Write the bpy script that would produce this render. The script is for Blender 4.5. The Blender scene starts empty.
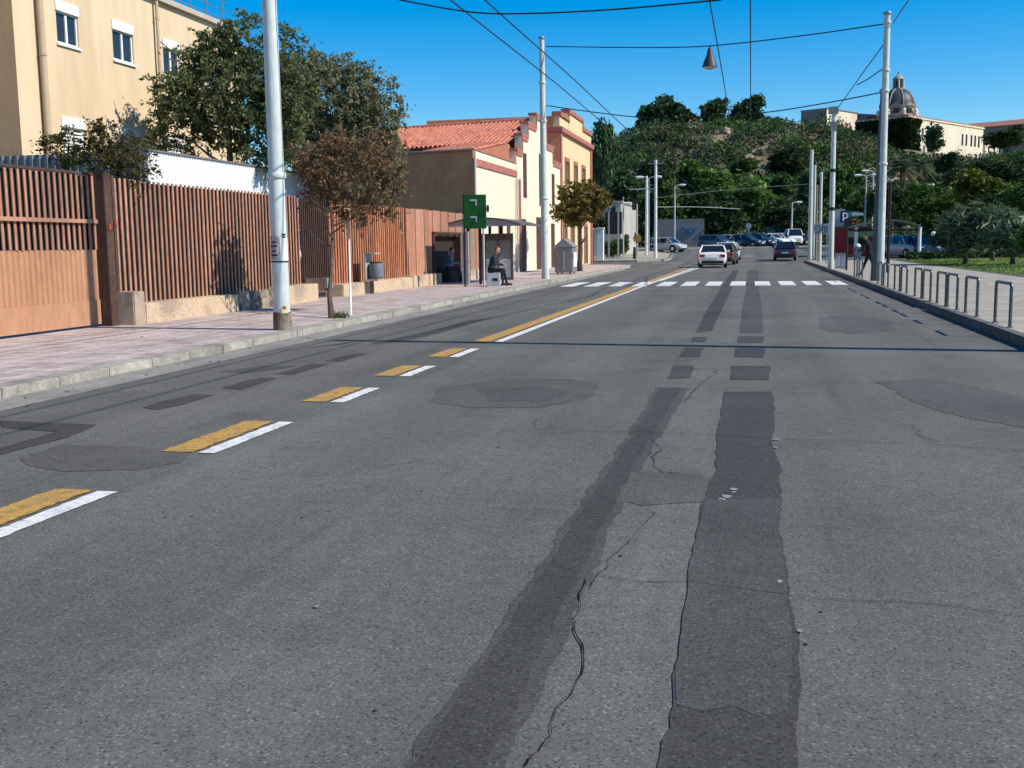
import bpy, bmesh, math, random
import numpy as np
from mathutils import Vector, Matrix, noise as mnoise
random.seed(11)
RNG = np.random.default_rng(11)
SC = bpy.context.scene
COL = SC.collection
PI = math.pi

# ------------------------------------------------------------------ camera model
CW, CH = 1024, 768
F = 1080.0
H = 1.6
YAW = math.atan(239 / F); PIT = math.atan(139 / F); ROLL = 0.014
def _basis():
    f = Vector((-math.sin(YAW) * math.cos(PIT), math.cos(YAW) * math.cos(PIT), -math.sin(PIT)))
    r = Vector((math.cos(YAW), math.sin(YAW), 0)); u = r.cross(f)
    c, s = math.cos(ROLL), math.sin(ROLL)
    return c * r - s * u, s * r + c * u, f
CR, CU, CF = _basis()
CAM = Vector((0, 0, H))
def ray(x, y): return ((x - 512) / F) * CR - ((y - 384) / F) * CU + CF
def G(x, y, z=0.0):
    d = ray(x, y); return CAM + d * ((z - H) / d.z)
def atY(x, y, Y):
    d = ray(x, y); return CAM + d * (Y / d.y)
def atX(x, y, X):
    d = ray(x, y); return CAM + d * (X / d.x)
def onplane(x, y, p0, dirv):
    d = ray(x, y); n = Vector((-dirv[1], dirv[0], 0)); q = Vector((p0[0], p0[1], 0)) - Vector((0, 0, 0))
    return CAM + d * (n.dot(q) / n.dot(d))
cam_d = bpy.data.cameras.new('camera'); cam = bpy.data.objects.new('camera', cam_d); COL.objects.link(cam)
m = Matrix((CR, CU, -CF)).transposed().to_4x4(); m.translation = CAM; cam.matrix_world = m
cam_d.sensor_width = 36; cam_d.lens = F / CW * 36; cam_d.clip_end = 5000; cam_d.clip_start = .1
SC.camera = cam

# ------------------------------------------------------------------ materials
MATS = {}
def mat(name, c1, c2=None, scale=3.0, rough=.8, bump=0.0, bscale=None, metal=0.0, spec=.3, detail=6, stretch=None, c3=None, fine=None, contrast=(.35, .65), isl=0):
    if name in MATS: return MATS[name]
    m = bpy.data.materials.new(name); m.use_nodes = True; nt = m.node_tree; N = nt.nodes; L = nt.links
    b = N['Principled BSDF']; b.inputs['Roughness'].default_value = rough; b.inputs['Metallic'].default_value = metal
    b.inputs['Specular IOR Level'].default_value = spec
    def rgba(c): return (c[0], c[1], c[2], 1)
    b.inputs['Base Color'].default_value = rgba(c1)
    tc = N.new('ShaderNodeTexCoord'); vec = tc.outputs['Object']
    if stretch:
        mp = N.new('ShaderNodeMapping'); mp.inputs['Scale'].default_value = stretch; L.new(vec, mp.inputs['Vector']); vec = mp.outputs['Vector']
    out = None
    if c2 is not None:
        n = N.new('ShaderNodeTexNoise'); n.inputs['Scale'].default_value = scale; n.inputs['Detail'].default_value = detail; n.inputs['Roughness'].default_value = .65
        L.new(vec, n.inputs['Vector'])
        r = N.new('ShaderNodeValToRGB'); r.color_ramp.elements[0].position = contrast[0]; r.color_ramp.elements[1].position = contrast[1]
        r.color_ramp.elements[0].color = rgba(c1); r.color_ramp.elements[1].color = rgba(c2)
        L.new(n.outputs['Fac'], r.inputs['Fac']); out = r.outputs['Color']
        if c3 is not None:
            n2 = N.new('ShaderNodeTexNoise'); n2.inputs['Scale'].default_value = scale * .37; n2.inputs['Detail'].default_value = 4; L.new(vec, n2.inputs['Vector'])
            r2 = N.new('ShaderNodeValToRGB'); r2.color_ramp.elements[0].position = .52; r2.color_ramp.elements[1].position = .66
            L.new(n2.outputs['Fac'], r2.inputs['Fac'])
            mx = N.new('ShaderNodeMix'); mx.data_type = 'RGBA'; L.new(r2.outputs['Color'], mx.inputs[0]); L.new(out, mx.inputs[6]); mx.inputs[7].default_value = rgba(c3); out = mx.outputs[2]
        if fine:
            n3 = N.new('ShaderNodeTexNoise'); n3.inputs['Scale'].default_value = fine[0]; n3.inputs['Detail'].default_value = 3; L.new(vec, n3.inputs['Vector'])
            mr = N.new('ShaderNodeMapRange'); mr.inputs[1].default_value = .3; mr.inputs[2].default_value = .7; mr.inputs[3].default_value = 1 - fine[1]; mr.inputs[4].default_value = 1 + fine[1]
            L.new(n3.outputs['Fac'], mr.inputs[0])
            mx = N.new('ShaderNodeMix'); mx.data_type = 'RGBA'; mx.blend_type = 'MULTIPLY'; mx.inputs[0].default_value = 1
            L.new(out, mx.inputs[6]); L.new(mr.outputs[0], mx.inputs[7]); out = mx.outputs[2]
        if isl:
            gi = N.new('ShaderNodeNewGeometry'); mr = N.new('ShaderNodeMapRange'); mr.inputs[3].default_value = 1 - isl; mr.inputs[4].default_value = 1 + isl; L.new(gi.outputs['Random Per Island'], mr.inputs[0])
            mx = N.new('ShaderNodeMix'); mx.data_type = 'RGBA'; mx.blend_type = 'MULTIPLY'; mx.inputs[0].default_value = 1
            L.new(out, mx.inputs[6]); L.new(mr.outputs[0], mx.inputs[7]); out = mx.outputs[2]
        L.new(out, b.inputs['Base Color'])
    if bump:
        nb = N.new('ShaderNodeTexNoise'); nb.inputs['Scale'].default_value = bscale or scale * 4; nb.inputs['Detail'].default_value = 5; L.new(vec, nb.inputs['Vector'])
        bp = N.new('ShaderNodeBump'); bp.inputs['Strength'].default_value = bump; bp.inputs['Distance'].default_value = .02
        L.new(nb.outputs['Fac'], bp.inputs['Height']); L.new(bp.outputs['Normal'], b.inputs['Normal'])
    MATS[name] = m; return m
def leafmat(name, ca, cb, cc=None, trans=.3):
    if name in MATS: return MATS[name]
    m = bpy.data.materials.new(name); m.use_nodes = True; nt = m.node_tree; N = nt.nodes; L = nt.links
    N.remove(N['Principled BSDF']); out = N['Material Output']
    g = N.new('ShaderNodeNewGeometry'); r = N.new('ShaderNodeValToRGB')
    r.color_ramp.elements[0].color = (*ca, 1); r.color_ramp.elements[1].color = (*cb, 1)
    if cc: e = r.color_ramp.elements.new(.8); e.color = (*cb, 1); r.color_ramp.elements[-1].color = (*cc, 1)
    L.new(g.outputs['Random Per Island'], r.inputs['Fac'])
    oi = N.new('ShaderNodeObjectInfo'); hs = N.new('ShaderNodeHueSaturation')
    mr = N.new('ShaderNodeMapRange'); mr.inputs[3].default_value = .75; mr.inputs[4].default_value = 1.25; L.new(oi.outputs['Random'], mr.inputs[0])
    L.new(mr.outputs[0], hs.inputs['Value']); L.new(r.outputs['Color'], hs.inputs['Color'])
    d = N.new('ShaderNodeBsdfDiffuse'); t = N.new('ShaderNodeBsdfTranslucent'); mx = N.new('ShaderNodeMixShader'); mx.inputs[0].default_value = trans
    L.new(hs.outputs['Color'], d.inputs['Color']); L.new(hs.outputs['Color'], t.inputs['Color'])
    L.new(d.outputs[0], mx.inputs[1]); L.new(t.outputs[0], mx.inputs[2])
    L.new(mx.outputs[0], out.inputs['Surface']); MATS[name] = m; return m
def glassmat(name, col=(.02, .025, .03), rough=.06):
    m = mat(name, col, None, rough=rough, spec=.6); return m
def asphalt(name, base, var, speck=.35, lanes=False):
    m = bpy.data.materials.new(name); m.use_nodes = True; nt = m.node_tree; N = nt.nodes; L = nt.links; b = N['Principled BSDF']
    b.inputs['Roughness'].default_value = .86; b.inputs['Specular IOR Level'].default_value = .25
    geo = N.new('ShaderNodeNewGeometry'); vec = geo.outputs['Position']
    def nz(s, d=5, r=.6, st=None):
        n = N.new('ShaderNodeTexNoise'); n.inputs['Scale'].default_value = s; n.inputs['Detail'].default_value = d; n.inputs['Roughness'].default_value = r
        if st:
            mp = N.new('ShaderNodeMapping'); mp.inputs['Scale'].default_value = st; L.new(vec, mp.inputs['Vector']); L.new(mp.outputs[0], n.inputs['Vector'])
        else: L.new(vec, n.inputs['Vector'])
        return n.outputs['Fac']
    def mrange(x, a, c, lo, hi):
        mr = N.new('ShaderNodeMapRange'); mr.inputs[1].default_value = a; mr.inputs[2].default_value = c; mr.inputs[3].default_value = lo; mr.inputs[4].default_value = hi
        L.new(x, mr.inputs[0]); return mr.outputs[0]
    def mul(a, c):
        k = N.new('ShaderNodeMath'); k.operation = 'MULTIPLY'; L.new(a, k.inputs[0]); L.new(c, k.inputs[1]); return k.outputs[0]
    big = mrange(nz(.35, 4), .3, .7, 1 - var, 1 + var)
    streak = mrange(nz(1.0, 4, .6, (1.6, .06, 1)), .3, .7, .90, 1.10)
    mid = mrange(nz(9, 4, .7), .3, .7, .88, 1.12); stain = mrange(nz(.9, 5, .65), .56, .70, 1.0, .80)
    agg = mrange(nz(70, 3, .85), .28, .72, 1 - speck, 1 + speck)
    vo = N.new('ShaderNodeTexVoronoi'); vo.inputs['Scale'].default_value = 105; L.new(vec, vo.inputs['Vector'])
    ws = N.new('ShaderNodeTexWhiteNoise'); ws.noise_dimensions = '3D'; L.new(vo.outputs['Position'], ws.inputs['Vector'])
    pale = mrange(ws.outputs['Value'], .88, .99, 1.0, 1.7)
    dark = mrange(ws.outputs['Value'], .0, .16, .42, 1.0)
    f = mul(mul(mul(mul(big, streak), mid), agg), mul(pale, dark))
    f = mul(f, stain)
    if lanes:   # oil drip bands and polished wheel tracks along the lanes
        sx = N.new('ShaderNodeSeparateXYZ'); L.new(vec, sx.inputs[0]); ph = N.new('ShaderNodeMath'); ph.operation = 'MULTIPLY_ADD'; ph.inputs[1].default_value = 2 * PI / 1.75; ph.inputs[2].default_value = .9; L.new(sx.outputs['X'], ph.inputs[0])
        cs = N.new('ShaderNodeMath'); cs.operation = 'COSINE'; L.new(ph.outputs[0], cs.inputs[0]); f = mul(f, mrange(cs.outputs[0], -1, 1, .925, 1.06))
        f = mul(f, mrange(nz(1.0, 3, .6, (2.6, .12, 1)), .58, .74, 1.0, .80))
    mx = N.new('ShaderNodeMix'); mx.data_type = 'RGBA'; mx.blend_type = 'MULTIPLY'; mx.inputs[0].default_value = 1; mx.inputs[6].default_value = (*base, 1)
    L.new(f, mx.inputs[7]); L.new(mx.outputs[2], b.inputs['Base Color'])
    bp = N.new('ShaderNodeBump'); bp.inputs['Strength'].default_value = .55; bp.inputs['Distance'].default_value = .006
    L.new(nz(80, 3, .7), bp.inputs['Height']); L.new(bp.outputs['Normal'], b.inputs['Normal'])
    MATS[name] = m; return m
def tiles(name, c1, c2, cm, sx, sy, mortar=.012, rough=.85, var=.4, offset=0.0):
    m = bpy.data.materials.new(name); m.use_nodes = True; nt = m.node_tree; N = nt.nodes; L = nt.links; b = N['Principled BSDF']
    b.inputs['Roughness'].default_value = rough; b.inputs['Specular IOR Level'].default_value = .25
    geo = N.new('ShaderNodeNewGeometry')
    br = N.new('ShaderNodeTexBrick'); br.offset = offset; br.inputs['Scale'].default_value = 1; br.inputs['Brick Width'].default_value = sx; br.inputs['Row Height'].default_value = sy
    br.inputs['Mortar Size'].default_value = mortar; br.inputs['Color1'].default_value = (*c1, 1); br.inputs['Color2'].default_value = (*c2, 1); br.inputs['Mortar'].default_value = (*cm, 1)
    L.new(geo.outputs['Position'], br.inputs['Vector'])
    n = N.new('ShaderNodeTexNoise'); n.inputs['Scale'].default_value = 1.3; n.inputs['Detail'].default_value = 8; n.inputs['Roughness'].default_value = .7; L.new(geo.outputs['Position'], n.inputs['Vector'])
    mr = N.new('ShaderNodeMapRange'); mr.inputs[1].default_value = .3; mr.inputs[2].default_value = .7; mr.inputs[3].default_value = 1 - var; mr.inputs[4].default_value = 1 + var; L.new(n.outputs['Fac'], mr.inputs[0])
    mx = N.new('ShaderNodeMix'); mx.data_type = 'RGBA'; mx.blend_type = 'MULTIPLY'; mx.inputs[0].default_value = 1; L.new(br.outputs['Color'], mx.inputs[6]); L.new(mr.outputs[0], mx.inputs[7])
    L.new(mx.outputs[2], b.inputs['Base Color']); MATS[name] = m; return m

# ------------------------------------------------------------------ mesh builder
class MB:
    def __init__(s): s.v = []; s.f = []; s.mi = []
    def add(s, vs, fs, mi=0):
        o = len(s.v); s.v += [tuple(a) for a in vs]; s.f += [tuple(i + o for i in f) for f in fs]; s.mi += [mi] * len(fs); return s
    def box(s, x0, x1, y0, y1, z0, z1, mi=0):
        v = [(x0,y0,z0),(x1,y0,z0),(x1,y1,z0),(x0,y1,z0),(x0,y0,z1),(x1,y0,z1),(x1,y1,z1),(x0,y1,z1)]
        return s.add(v, [(0,3,2,1),(4,5,6,7),(0,1,5,4),(1,2,6,5),(2,3,7,6),(3,0,4,7)], mi)
    def obox(s, c, ux, sx, sy, z0, z1, mi=0):
        """box centred on c (x,y) with unit direction ux, full sizes sx along ux, sy across"""
        u = Vector((ux[0], ux[1], 0)).normalized(); w = Vector((-u.y, u.x, 0)); c = Vector((c[0], c[1], 0)); v = []
        for z in (z0, z1):
            for a, b in ((-1,-1),(1,-1),(1,1),(-1,1)):
                p = c + u * (a * sx / 2) + w * (b * sy / 2); v.append((p.x, p.y, z))
        return s.add(v, [(0,3,2,1),(4,5,6,7),(0,1,5,4),(1,2,6,5),(2,3,7,6),(3,0,4,7)], mi)
    def tube(s, pts, rad, n=8, mi=0, caps=True):
        pts = [Vector(p) for p in pts]; k = len(pts)
        if not isinstance(rad, (list, tuple)): rad = [rad] * k
        vs = []; prev = None
        for i, p in enumerate(pts):
            t = (pts[min(i + 1, k - 1)] - pts[max(i - 1, 0)]).normalized()
            if prev is None:
                a = Vector((0, 0, 1)) if abs(t.z) < .9 else Vector((1, 0, 0)); nx = t.cross(a).normalized()
            else: nx = (prev - t * prev.dot(t)).normalized()
            prev = nx; ny = t.cross(nx)
            for j in range(n):
                a = 2 * PI * j / n; vs.append(p + (nx * math.cos(a) + ny * math.sin(a)) * rad[i])
        fs = [(i * n + j, i * n + (j + 1) % n, (i + 1) * n + (j + 1) % n, (i + 1) * n + j) for i in range(k - 1) for j in range(n)]
        if caps: fs += [tuple(range(n))[::-1], tuple((k - 1) * n + j for j in range(n))]
        return s.add(vs, fs, mi)
    def lathe(s, prof, c=(0, 0, 0), n=16, mi=0, axis='z', a0=0.0):
        vs = []
        for r, z in prof:
            for j in range(n):
                a = 2 * PI * j / n + a0
                q = (r * math.cos(a), r * math.sin(a), z) if axis == 'z' else ((z, r * math.cos(a), r * math.sin(a)) if axis == 'x' else (r * math.cos(a), z, r * math.sin(a)))
                vs.append((q[0] + c[0], q[1] + c[1], q[2] + c[2]))
        k = len(prof); fs = [(i * n + j, i * n + (j + 1) % n, (i + 1) * n + (j + 1) % n, (i + 1) * n + j) for i in range(k - 1) for j in range(n)]
        fs += [tuple(range(n))[::-1], tuple((k - 1) * n + j for j in range(n))]
        return s.add(vs, fs, mi)
    def prism(s, poly, d, mi=0):
        """poly: list of 3D points; d: extrusion vector"""
        n = len(poly); d = Vector(d); a = [Vector(p) for p in poly]; b = [p + d for p in a]
        fs = [tuple(range(n))[::-1], tuple(range(n, 2 * n))] + [(i, (i + 1) % n, n + (i + 1) % n, n + i) for i in range(n)]
        return s.add(a + b, fs, mi)
    def build(s, name, mats, parent=None, bevel=0, smooth=False, loc=None):
        me = bpy.data.meshes.new(name); off = Vector((0, 0, 0))
        if parent is not None:
            q = parent
            while q is not None: off = off + q.location; q = q.parent
        if loc is not None and parent is None: off = Vector(loc)
        me.from_pydata([tuple(Vector(v) - off) for v in s.v], [], s.f)
        if not isinstance(mats, (list, tuple)): mats = [mats]
        for q in mats: me.materials.append(q)
        if len(mats) > 1: me.polygons.foreach_set('material_index', s.mi)
        bm = bmesh.new(); bm.from_mesh(me); bmesh.ops.recalc_face_normals(bm, faces=bm.faces)
        if bevel: bmesh.ops.bevel(bm, geom=[e for e in bm.edges if len(e.link_faces) == 2 and e.calc_face_angle(0) > .6], offset=bevel, segments=2, affect='EDGES', clamp_overlap=True)
        bm.to_mesh(me); bm.free()
        if smooth:
            me.polygons.foreach_set('use_smooth', [True] * len(me.polygons))
            me.set_sharp_from_angle(angle=math.radians(smooth if smooth is not True else 40))
        o = bpy.data.objects.new(name, me); COL.objects.link(o)
        if parent is not None: o.parent = parent
        elif loc is not None: o.location = loc
        return o
def tag(o, label=None, cat=None, group=None, kind=None):
    if label: o['label'] = label
    if cat: o['category'] = cat
    if group: o['group'] = group
    if kind: o['kind'] = kind
    return o
def thing(name, label, cat, loc, group=None):
    o = bpy.data.objects.new(name, None); COL.objects.link(o); o.location = loc; o.empty_display_size = .2
    return tag(o, label, cat, group)
def struct(name, mb, m, **k): return tag(mb.build(name, m, **k), kind='structure')
def copy_tree(o, parent=None):
    c = o.copy(); COL.objects.link(c); c.parent = parent
    if parent is not None: c.matrix_parent_inverse = o.matrix_parent_inverse.copy()
    for ch in [q for q in bpy.data.objects if q.parent == o]: copy_tree(ch, c)
    return c
def dup(o, loc, label=None, rz=None, scale=None):
    c = copy_tree(o); c.location = loc
    if label: c['label'] = label
    if rz is not None: c.rotation_euler.z = rz
    if scale is not None: c.scale = (scale,) * 3
    return c
def sag(a, b, s, n=14):
    a, b = Vector(a), Vector(b); return [a.lerp(b, i / n) - Vector((0, 0, s * 4 * (i / n) * (1 - i / n))) for i in range(n + 1)]

# ------------------------------------------------------------------ terrain
def sstep(t): t = max(0, min(1, t)); return t * t * (3 - 2 * t)
def base(y): return 1.1 * sstep((y - 78) / 60)
def hill(x, y):
    t = (y - 140) / (98 + 56 * sstep((x - 8) / 30))
    if t <= 0: return 0
    A = 22.4 * (1 - .42 * sstep((-18 - x) / 34)) * (1 - .13 * sstep((x - 14) / 20))
    q = 4.0 * mnoise.noise(Vector((x * .035, y * .035, 0))) + 1.8 * mnoise.noise(Vector((x * .11, y * .11, 3)))
    return A * sstep(t) + q * sstep(t * 2.2) * (1 - .75 * sstep((t - .75) / .25))
def ground(x, y): return base(y) + hill(x, y)

# ================================================================== SETTING
M_ASPH = asphalt('asphalt', (.119, .116, .104), .17, .38, True)
M_PATCH = asphalt('asphalt_dark', (.056, .054, .051), .22, .3)
M_PATCH2 = asphalt('asphalt_patch_grey', (.072, .070, .066), .2, .3)
M_PATCH3 = asphalt('asphalt_patch_faint', (.092, .089, .081), .2, .3)
M_LAWN = mat('lawn', (.075, .145, .025), (.15, .22, .05), scale=.8, rough=.95, bump=.6, bscale=30, fine=(25, .35), c3=(.20, .19, .085))
M_EARTH = mat('dry_earth', (.15, .115, .07), (.27, .215, .14), scale=.12, rough=.95, bump=.8, bscale=2.5, c3=(.10, .105, .045), fine=(1.2, .35))
M_KERB = mat('granite_kerb', (.27, .25, .215), (.42, .39, .335), scale=5, rough=.85, bump=.35, bscale=40, fine=(30, .22), c3=(.24, .22, .19), isl=.12)
M_KERBR = mat('kerb_right_shade_dark', (.105, .10, .092), (.16, .15, .135), scale=4, rough=.85, bump=.25, bscale=40, fine=(40, .15))  # shade on the right kerb face is put into this dark stone colour
M_PAVEL = tiles('pink_paving', (.44, .35, .325), (.345, .26, .245), (.49, .45, .42), .42, .42, .035, var=.30)
M_PAVER = tiles('grey_paving', (.375, .34, .275), (.32, .29, .235), (.24, .22, .185), .5, .5, .012, var=.25)
M_WHITEP = mat('white_road_paint', (.70, .70, .67), (.30, .30, .285), scale=11, rough=.75, bump=.3, bscale=60, fine=(60, .16), contrast=(.50, .70), c3=(.58, .58, .55))
M_YELP = mat('yellow_road_paint', (.48, .275, .06), (.20, .15, .085), scale=10, rough=.8, bump=.3, bscale=60, fine=(60, .25), contrast=(.47, .66), c3=(.38, .23, .075))
M_CRACK = mat('crack_tar', (.022, .021, .020), rough=1, spec=0)

def ysheet(mb, x0, x1, y0, y1, dz, step=4.0, xs=None):
    n = max(1, int(math.ceil((y1 - y0) / step))); nx = 1 if xs is None else xs
    for i in range(n):
        a = y0 + (y1 - y0) * i / n; b = y0 + (y1 - y0) * (i + 1) / n
        for j in range(nx):
            p = x0 + (x1 - x0) * j / nx; q = x0 + (x1 - x0) * (j + 1) / nx
            mb.add([(p, a, base(a) + dz), (q, a, base(a) + dz), (q, b, base(b) + dz), (p, b, base(b) + dz)], [(0, 1, 2, 3)])
    return mb

# ground: one sheet to the horizon with the hill in it
def axis(pts):
    out = []
    for a, b, st in pts: out += list(np.arange(a, b, st))
    return out
gx = axis([(-1500, -300, 150), (-300, -90, 30), (-90, 150, 3.0), (150, 400, 25), (400, 1501, 150)])
gy = axis([(-300, -40, 60), (-40, 132, 6), (132, 262, 2.5), (262, 420, 9), (420, 900, 60), (900, 3001, 300)])
gv = [(x, y, ground(x, y) - (.03 if y < 137 else 0)) for y in gy for x in gx]
nx = len(gx)
gf = [(j * nx + i, j * nx + i + 1, (j + 1) * nx + i + 1, (j + 1) * nx + i) for j in range(len(gy) - 1) for i in range(nx - 1)]
tag(MB().add(gv, gf).build('ground', M_EARTH, smooth=180), kind='structure')

# carriageway, the crossing street and the junction
rd = MB(); ysheet(rd, -7.8, 3.95, -20, 76, 0); ysheet(rd, -70, 70, 76, 134, 0, 2.0, 4)
struct('road', rd, M_ASPH)

def kerbed(name, poly_x, y0, y1, top, m_top, m_kerb, side, kw=.32):
    """straight pavement strip with a separate row of kerb stones on one side"""
KH = .15
pv = MB()
pv.box(-13.2, -8.12, -20, 70, -.05, KH)
struct('pavement', pv, M_PAVEL)
# rounded far corner of the left pavement
def fan(cx, cy, r, a0, a1, n=10): return [(cx + r * math.cos(a0 + (a1 - a0) * i / n), cy + r * math.sin(a0 + (a1 - a0) * i / n)) for i in range(n + 1)]
cp = [(-13.2, 70.003)] + [(-8.12, 70.003)] + fan(-12.3, 72, 4.18, 0, PI / 2, 12) + [(-13.2, 76.18)]
struct('pavement', MB().prism([(x, y, -.05) for x, y in cp], (0, 0, KH + .05)), M_PAVEL)
kb = MB(); y = -18.0
random.seed(3)
while y < 71.9:
    l = min(1.0, 72 - y); dz = random.uniform(-.003, .003); dx = random.uniform(-.004, .004)
    kb.box(-8.12 + .002, -7.80 + dx, y + .003, y + l - .003, -.05, KH + .006 + dz); y += l
o = kb.build('kerb', M_KERB, bevel=.010); tag(o, kind='structure')
oa = fan(-12.3, 72, 4.50, .004, PI / 2, 12); ia = fan(-12.3, 72, 4.182, .004, PI / 2, 12)
kb = MB()
for i in range(12):
    kb.prism([(oa[i][0], oa[i][1], -.05), (oa[i + 1][0], oa[i + 1][1], -.05), (ia[i + 1][0], ia[i + 1][1], -.05), (ia[i][0], ia[i][1], -.05)], (0, 0, KH + .056))
struct('kerb', kb, M_KERB, bevel=.015)
# drain gutter (paler cement strip along the left kerb)
M_GUT = mat('cement_gutter', (.17, .165, .15), (.27, .26, .235), scale=3, rough=.9, bump=.3, bscale=40, fine=(30, .15), stretch=(1, .2, 1))
struct('gutter', MB().add([(-7.797, -18, .048), (-7.40, -18, .004), (-7.40, 66, .004), (-7.797, 66, .048)], [(0, 1, 2, 3)]), M_GUT)
# second pavement beyond the side street
p2 = MB()
pts = [(-40, 88.5), (-9.2, 88.5), (-7.3, 90), (-6.9, 92.5), (-7.5, 104), (-10.5, 112), (-40, 113)]
def poly_top(mb, pts, dz, h):
    n = len(pts); lo = [(x, y, base(y) - .06) for x, y in pts]; hi = [(x, y, base(y) + h) for x, y in pts]
    mb.add(lo + hi, [tuple(range(n, 2 * n))] + [(i, (i + 1) % n, n + (i + 1) % n, n + i) for i in range(n)])
poly_top(p2, pts, 0, .15); struct('pavement', p2, M_PAVER)
k2 = MB()
for a, b in zip(pts[:-1], pts[1:]):
    L_ = math.hypot(b[0] - a[0], b[1] - a[1]); n_ = max(1, int(L_ / 1.2))
    for i in range(n_):
        t0, t1 = i / n_ + .01 / L_, (i + 1) / n_ - .01 / L_
        q0 = Vector((a[0] + (b[0] - a[0]) * t0, a[1] + (b[1] - a[1]) * t0, 0)); q1 = Vector((a[0] + (b[0] - a[0]) * t1, a[1] + (b[1] - a[1]) * t1, 0))
        w = Vector((-(q1 - q0).y, (q1 - q0).x, 0)).normalized() * -.3
        zz = base((q0.y + q1.y) / 2)
        k2.prism([(q0.x, q0.y, zz - .05), (q1.x, q1.y, zz - .05), (q1.x + w.x, q1.y + w.y, zz - .05), (q0.x + w.x, q0.y + w.y, zz - .05)], (0, 0, .21))
struct('kerb', k2, M_KERB)
# low kerbed islands in the junction
for isl in ([(-30, 116), (-9, 117), (-4.5, 118), (-4.5, 119), (-9, 120.4), (-30, 120.4)], [(-3.0, 118.5), (22, 123), (22, 124.2), (-3.0, 120.2)]):
    i_ = MB(); poly_top(i_, isl, 0, .17); struct('traffic_island', i_, M_KERB)

# right pavement
pr = MB(); pr.box(4.10, 9.9, -20, 84, -.05, KH); pr.box(9.902, 60, -20, 38.3, -.05, KH)
struct('pavement', pr, M_PAVER)
kr = MB(); y = -18.0
while y < 83.9:
    l = 1.0; dz = random.uniform(-.006, .006); dx = random.uniform(-.008, .008)
    if abs(y - 26) < .5: kr.box(3.97, 4.098, y + .25, y + l - .006, -.05, KH - .02)
    else: kr.box(3.93 + dx, 4.098, y + .006, y + l - .006, -.05, KH + .006 + dz)
    y += l
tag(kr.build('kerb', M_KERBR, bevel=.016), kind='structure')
# lawn beyond the right pavement, slightly humped
lw = MB(); LX = np.linspace(10.1, 64, 22); LY = np.linspace(38.6, 83.6, 20)
def lawnz(x, y): return .13 + .16 * math.sin(min(1, (x - 10.1) / 9) * PI / 2) + .05 * mnoise.noise(Vector((x * .4, y * .4, 0))) * min(1, (x - 10.1) / 3)
def lawn_edge(x, y): return x
lw.add([(x, y, lawnz(x, y)) for y in LY for x in LX], [(j * 22 + i, j * 22 + i + 1, (j + 1) * 22 + i + 1, (j + 1) * 22 + i) for j in range(19) for i in range(21)])
struct('lawn', lw, M_LAWN, smooth=180)
le = MB(); le.box(9.9, 10.1, 38.3, 84, -.05, .17); le.box(10.102, 64, 38.3, 38.6, -.05, .17)
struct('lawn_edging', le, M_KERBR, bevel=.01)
# grass blades
gb_v = []; gb_f = []
for i in range(26000):
    x = 10.15 + 40 * random.random() ** 1.4; y = random.uniform(38.7, 83); z = lawnz(x, y); a = random.random() * PI; w = random.uniform(.012, .03); h = random.uniform(.04, .13)
    lx, ly = random.uniform(-.06, .06), random.uniform(-.06, .06); o_ = len(gb_v)
    gb_v += [(x - w * math.cos(a), y - w * math.sin(a), z), (x + w * math.cos(a), y + w * math.sin(a), z), (x + lx, y + ly, z + h)]; gb_f.append((o_, o_ + 1, o_ + 2))
tag(MB().add(gb_v, gb_f).build('grass', leafmat('grass_blade', (.06, .13, .022), (.16, .24, .05), (.26, .27, .10))), kind='stuff')

# ---------------------------------------------------------------- markings
def strip(x0, x1, y0, y1, dz, jit=.0, n=None, taper=None):
    n = n or max(1, int((y1 - y0) / .35)); L_, R_ = [], []
    for i in range(n + 1):
        y = y0 + (y1 - y0) * i / n
        L_.append((x0 + random.uniform(-jit, jit), y, base(y) + dz)); R_.append((x1 + random.uniform(-jit, jit), y, base(y) + dz))
    return MB().add(L_ + R_, [(i, n + 1 + i, n + 2 + i, i + 1) for i in range(n)])
random.seed(5)
for (a, b) in ((-1.2, .3), (1.9, 3.4), (4.75, 6.33), (7.68, 9.2), (10.46, 11.6), (12.7, 13.85), (15.0, 16.25)):
    struct('yellow_lane_dash', strip(-4.58, -4.30, a, b, .008, .013, int((b - a) / .06)), M_YELP)
    struct('white_lane_dash', strip(-4.245, -4.10, a - .02, b - .02, .008, .008, int((b - a) / .06)), M_WHITEP)
struct('yellow_lane_line', MB().add([(-4.52, 17.3, .008), (-4.24, 17.3, .008), (-4.0, 42, .008), (-4.28, 42, .008), (-3.78, 72, .008), (-4.0, 72, .008)], [(0, 1, 2, 3), (3, 2, 4, 5)]), M_YELP)
struct('white_lane_line', MB().add([(-4.15, 17.4, .0082), (-4.0, 17.4, .0082), (-3.86, 42, .0082), (-3.99, 42, .0082), (-3.35, 73, .0082), (-3.55, 73, .0082)], [(0, 1, 2, 3), (3, 2, 4, 5)]), M_WHITEP)
struct('white_lane_line', MB().add([(-3.80, 46, .0082), (-3.69, 46, .0082), (-3.02, 73, .0082), (-3.17, 73, .0082)], [(0, 1, 2, 3)]), M_WHITEP)
for i in range(12):
    x0 = G(571.5 if i == 0 else 571.5, 284).x + i * .905
    struct('zebra_stripe', strip(x0, x0 + .56, 40.4, 44.8, .012, .01), M_WHITEP)
# give way line and faint marks in the junction
for xa, xb, ya, yb in ((-14, -8.5, 78.2, 78.6), (-7.4, -5, 84.6, 85.0), (-2.8, 2.5, 79.2, 79.6), (-1.2, .2, 99, 99.5), (-11, -8, 95.5, 95.9)):
    struct('stop_line', strip(xa, xb, ya, yb, .012, .02), M_WHITEP)

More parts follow.
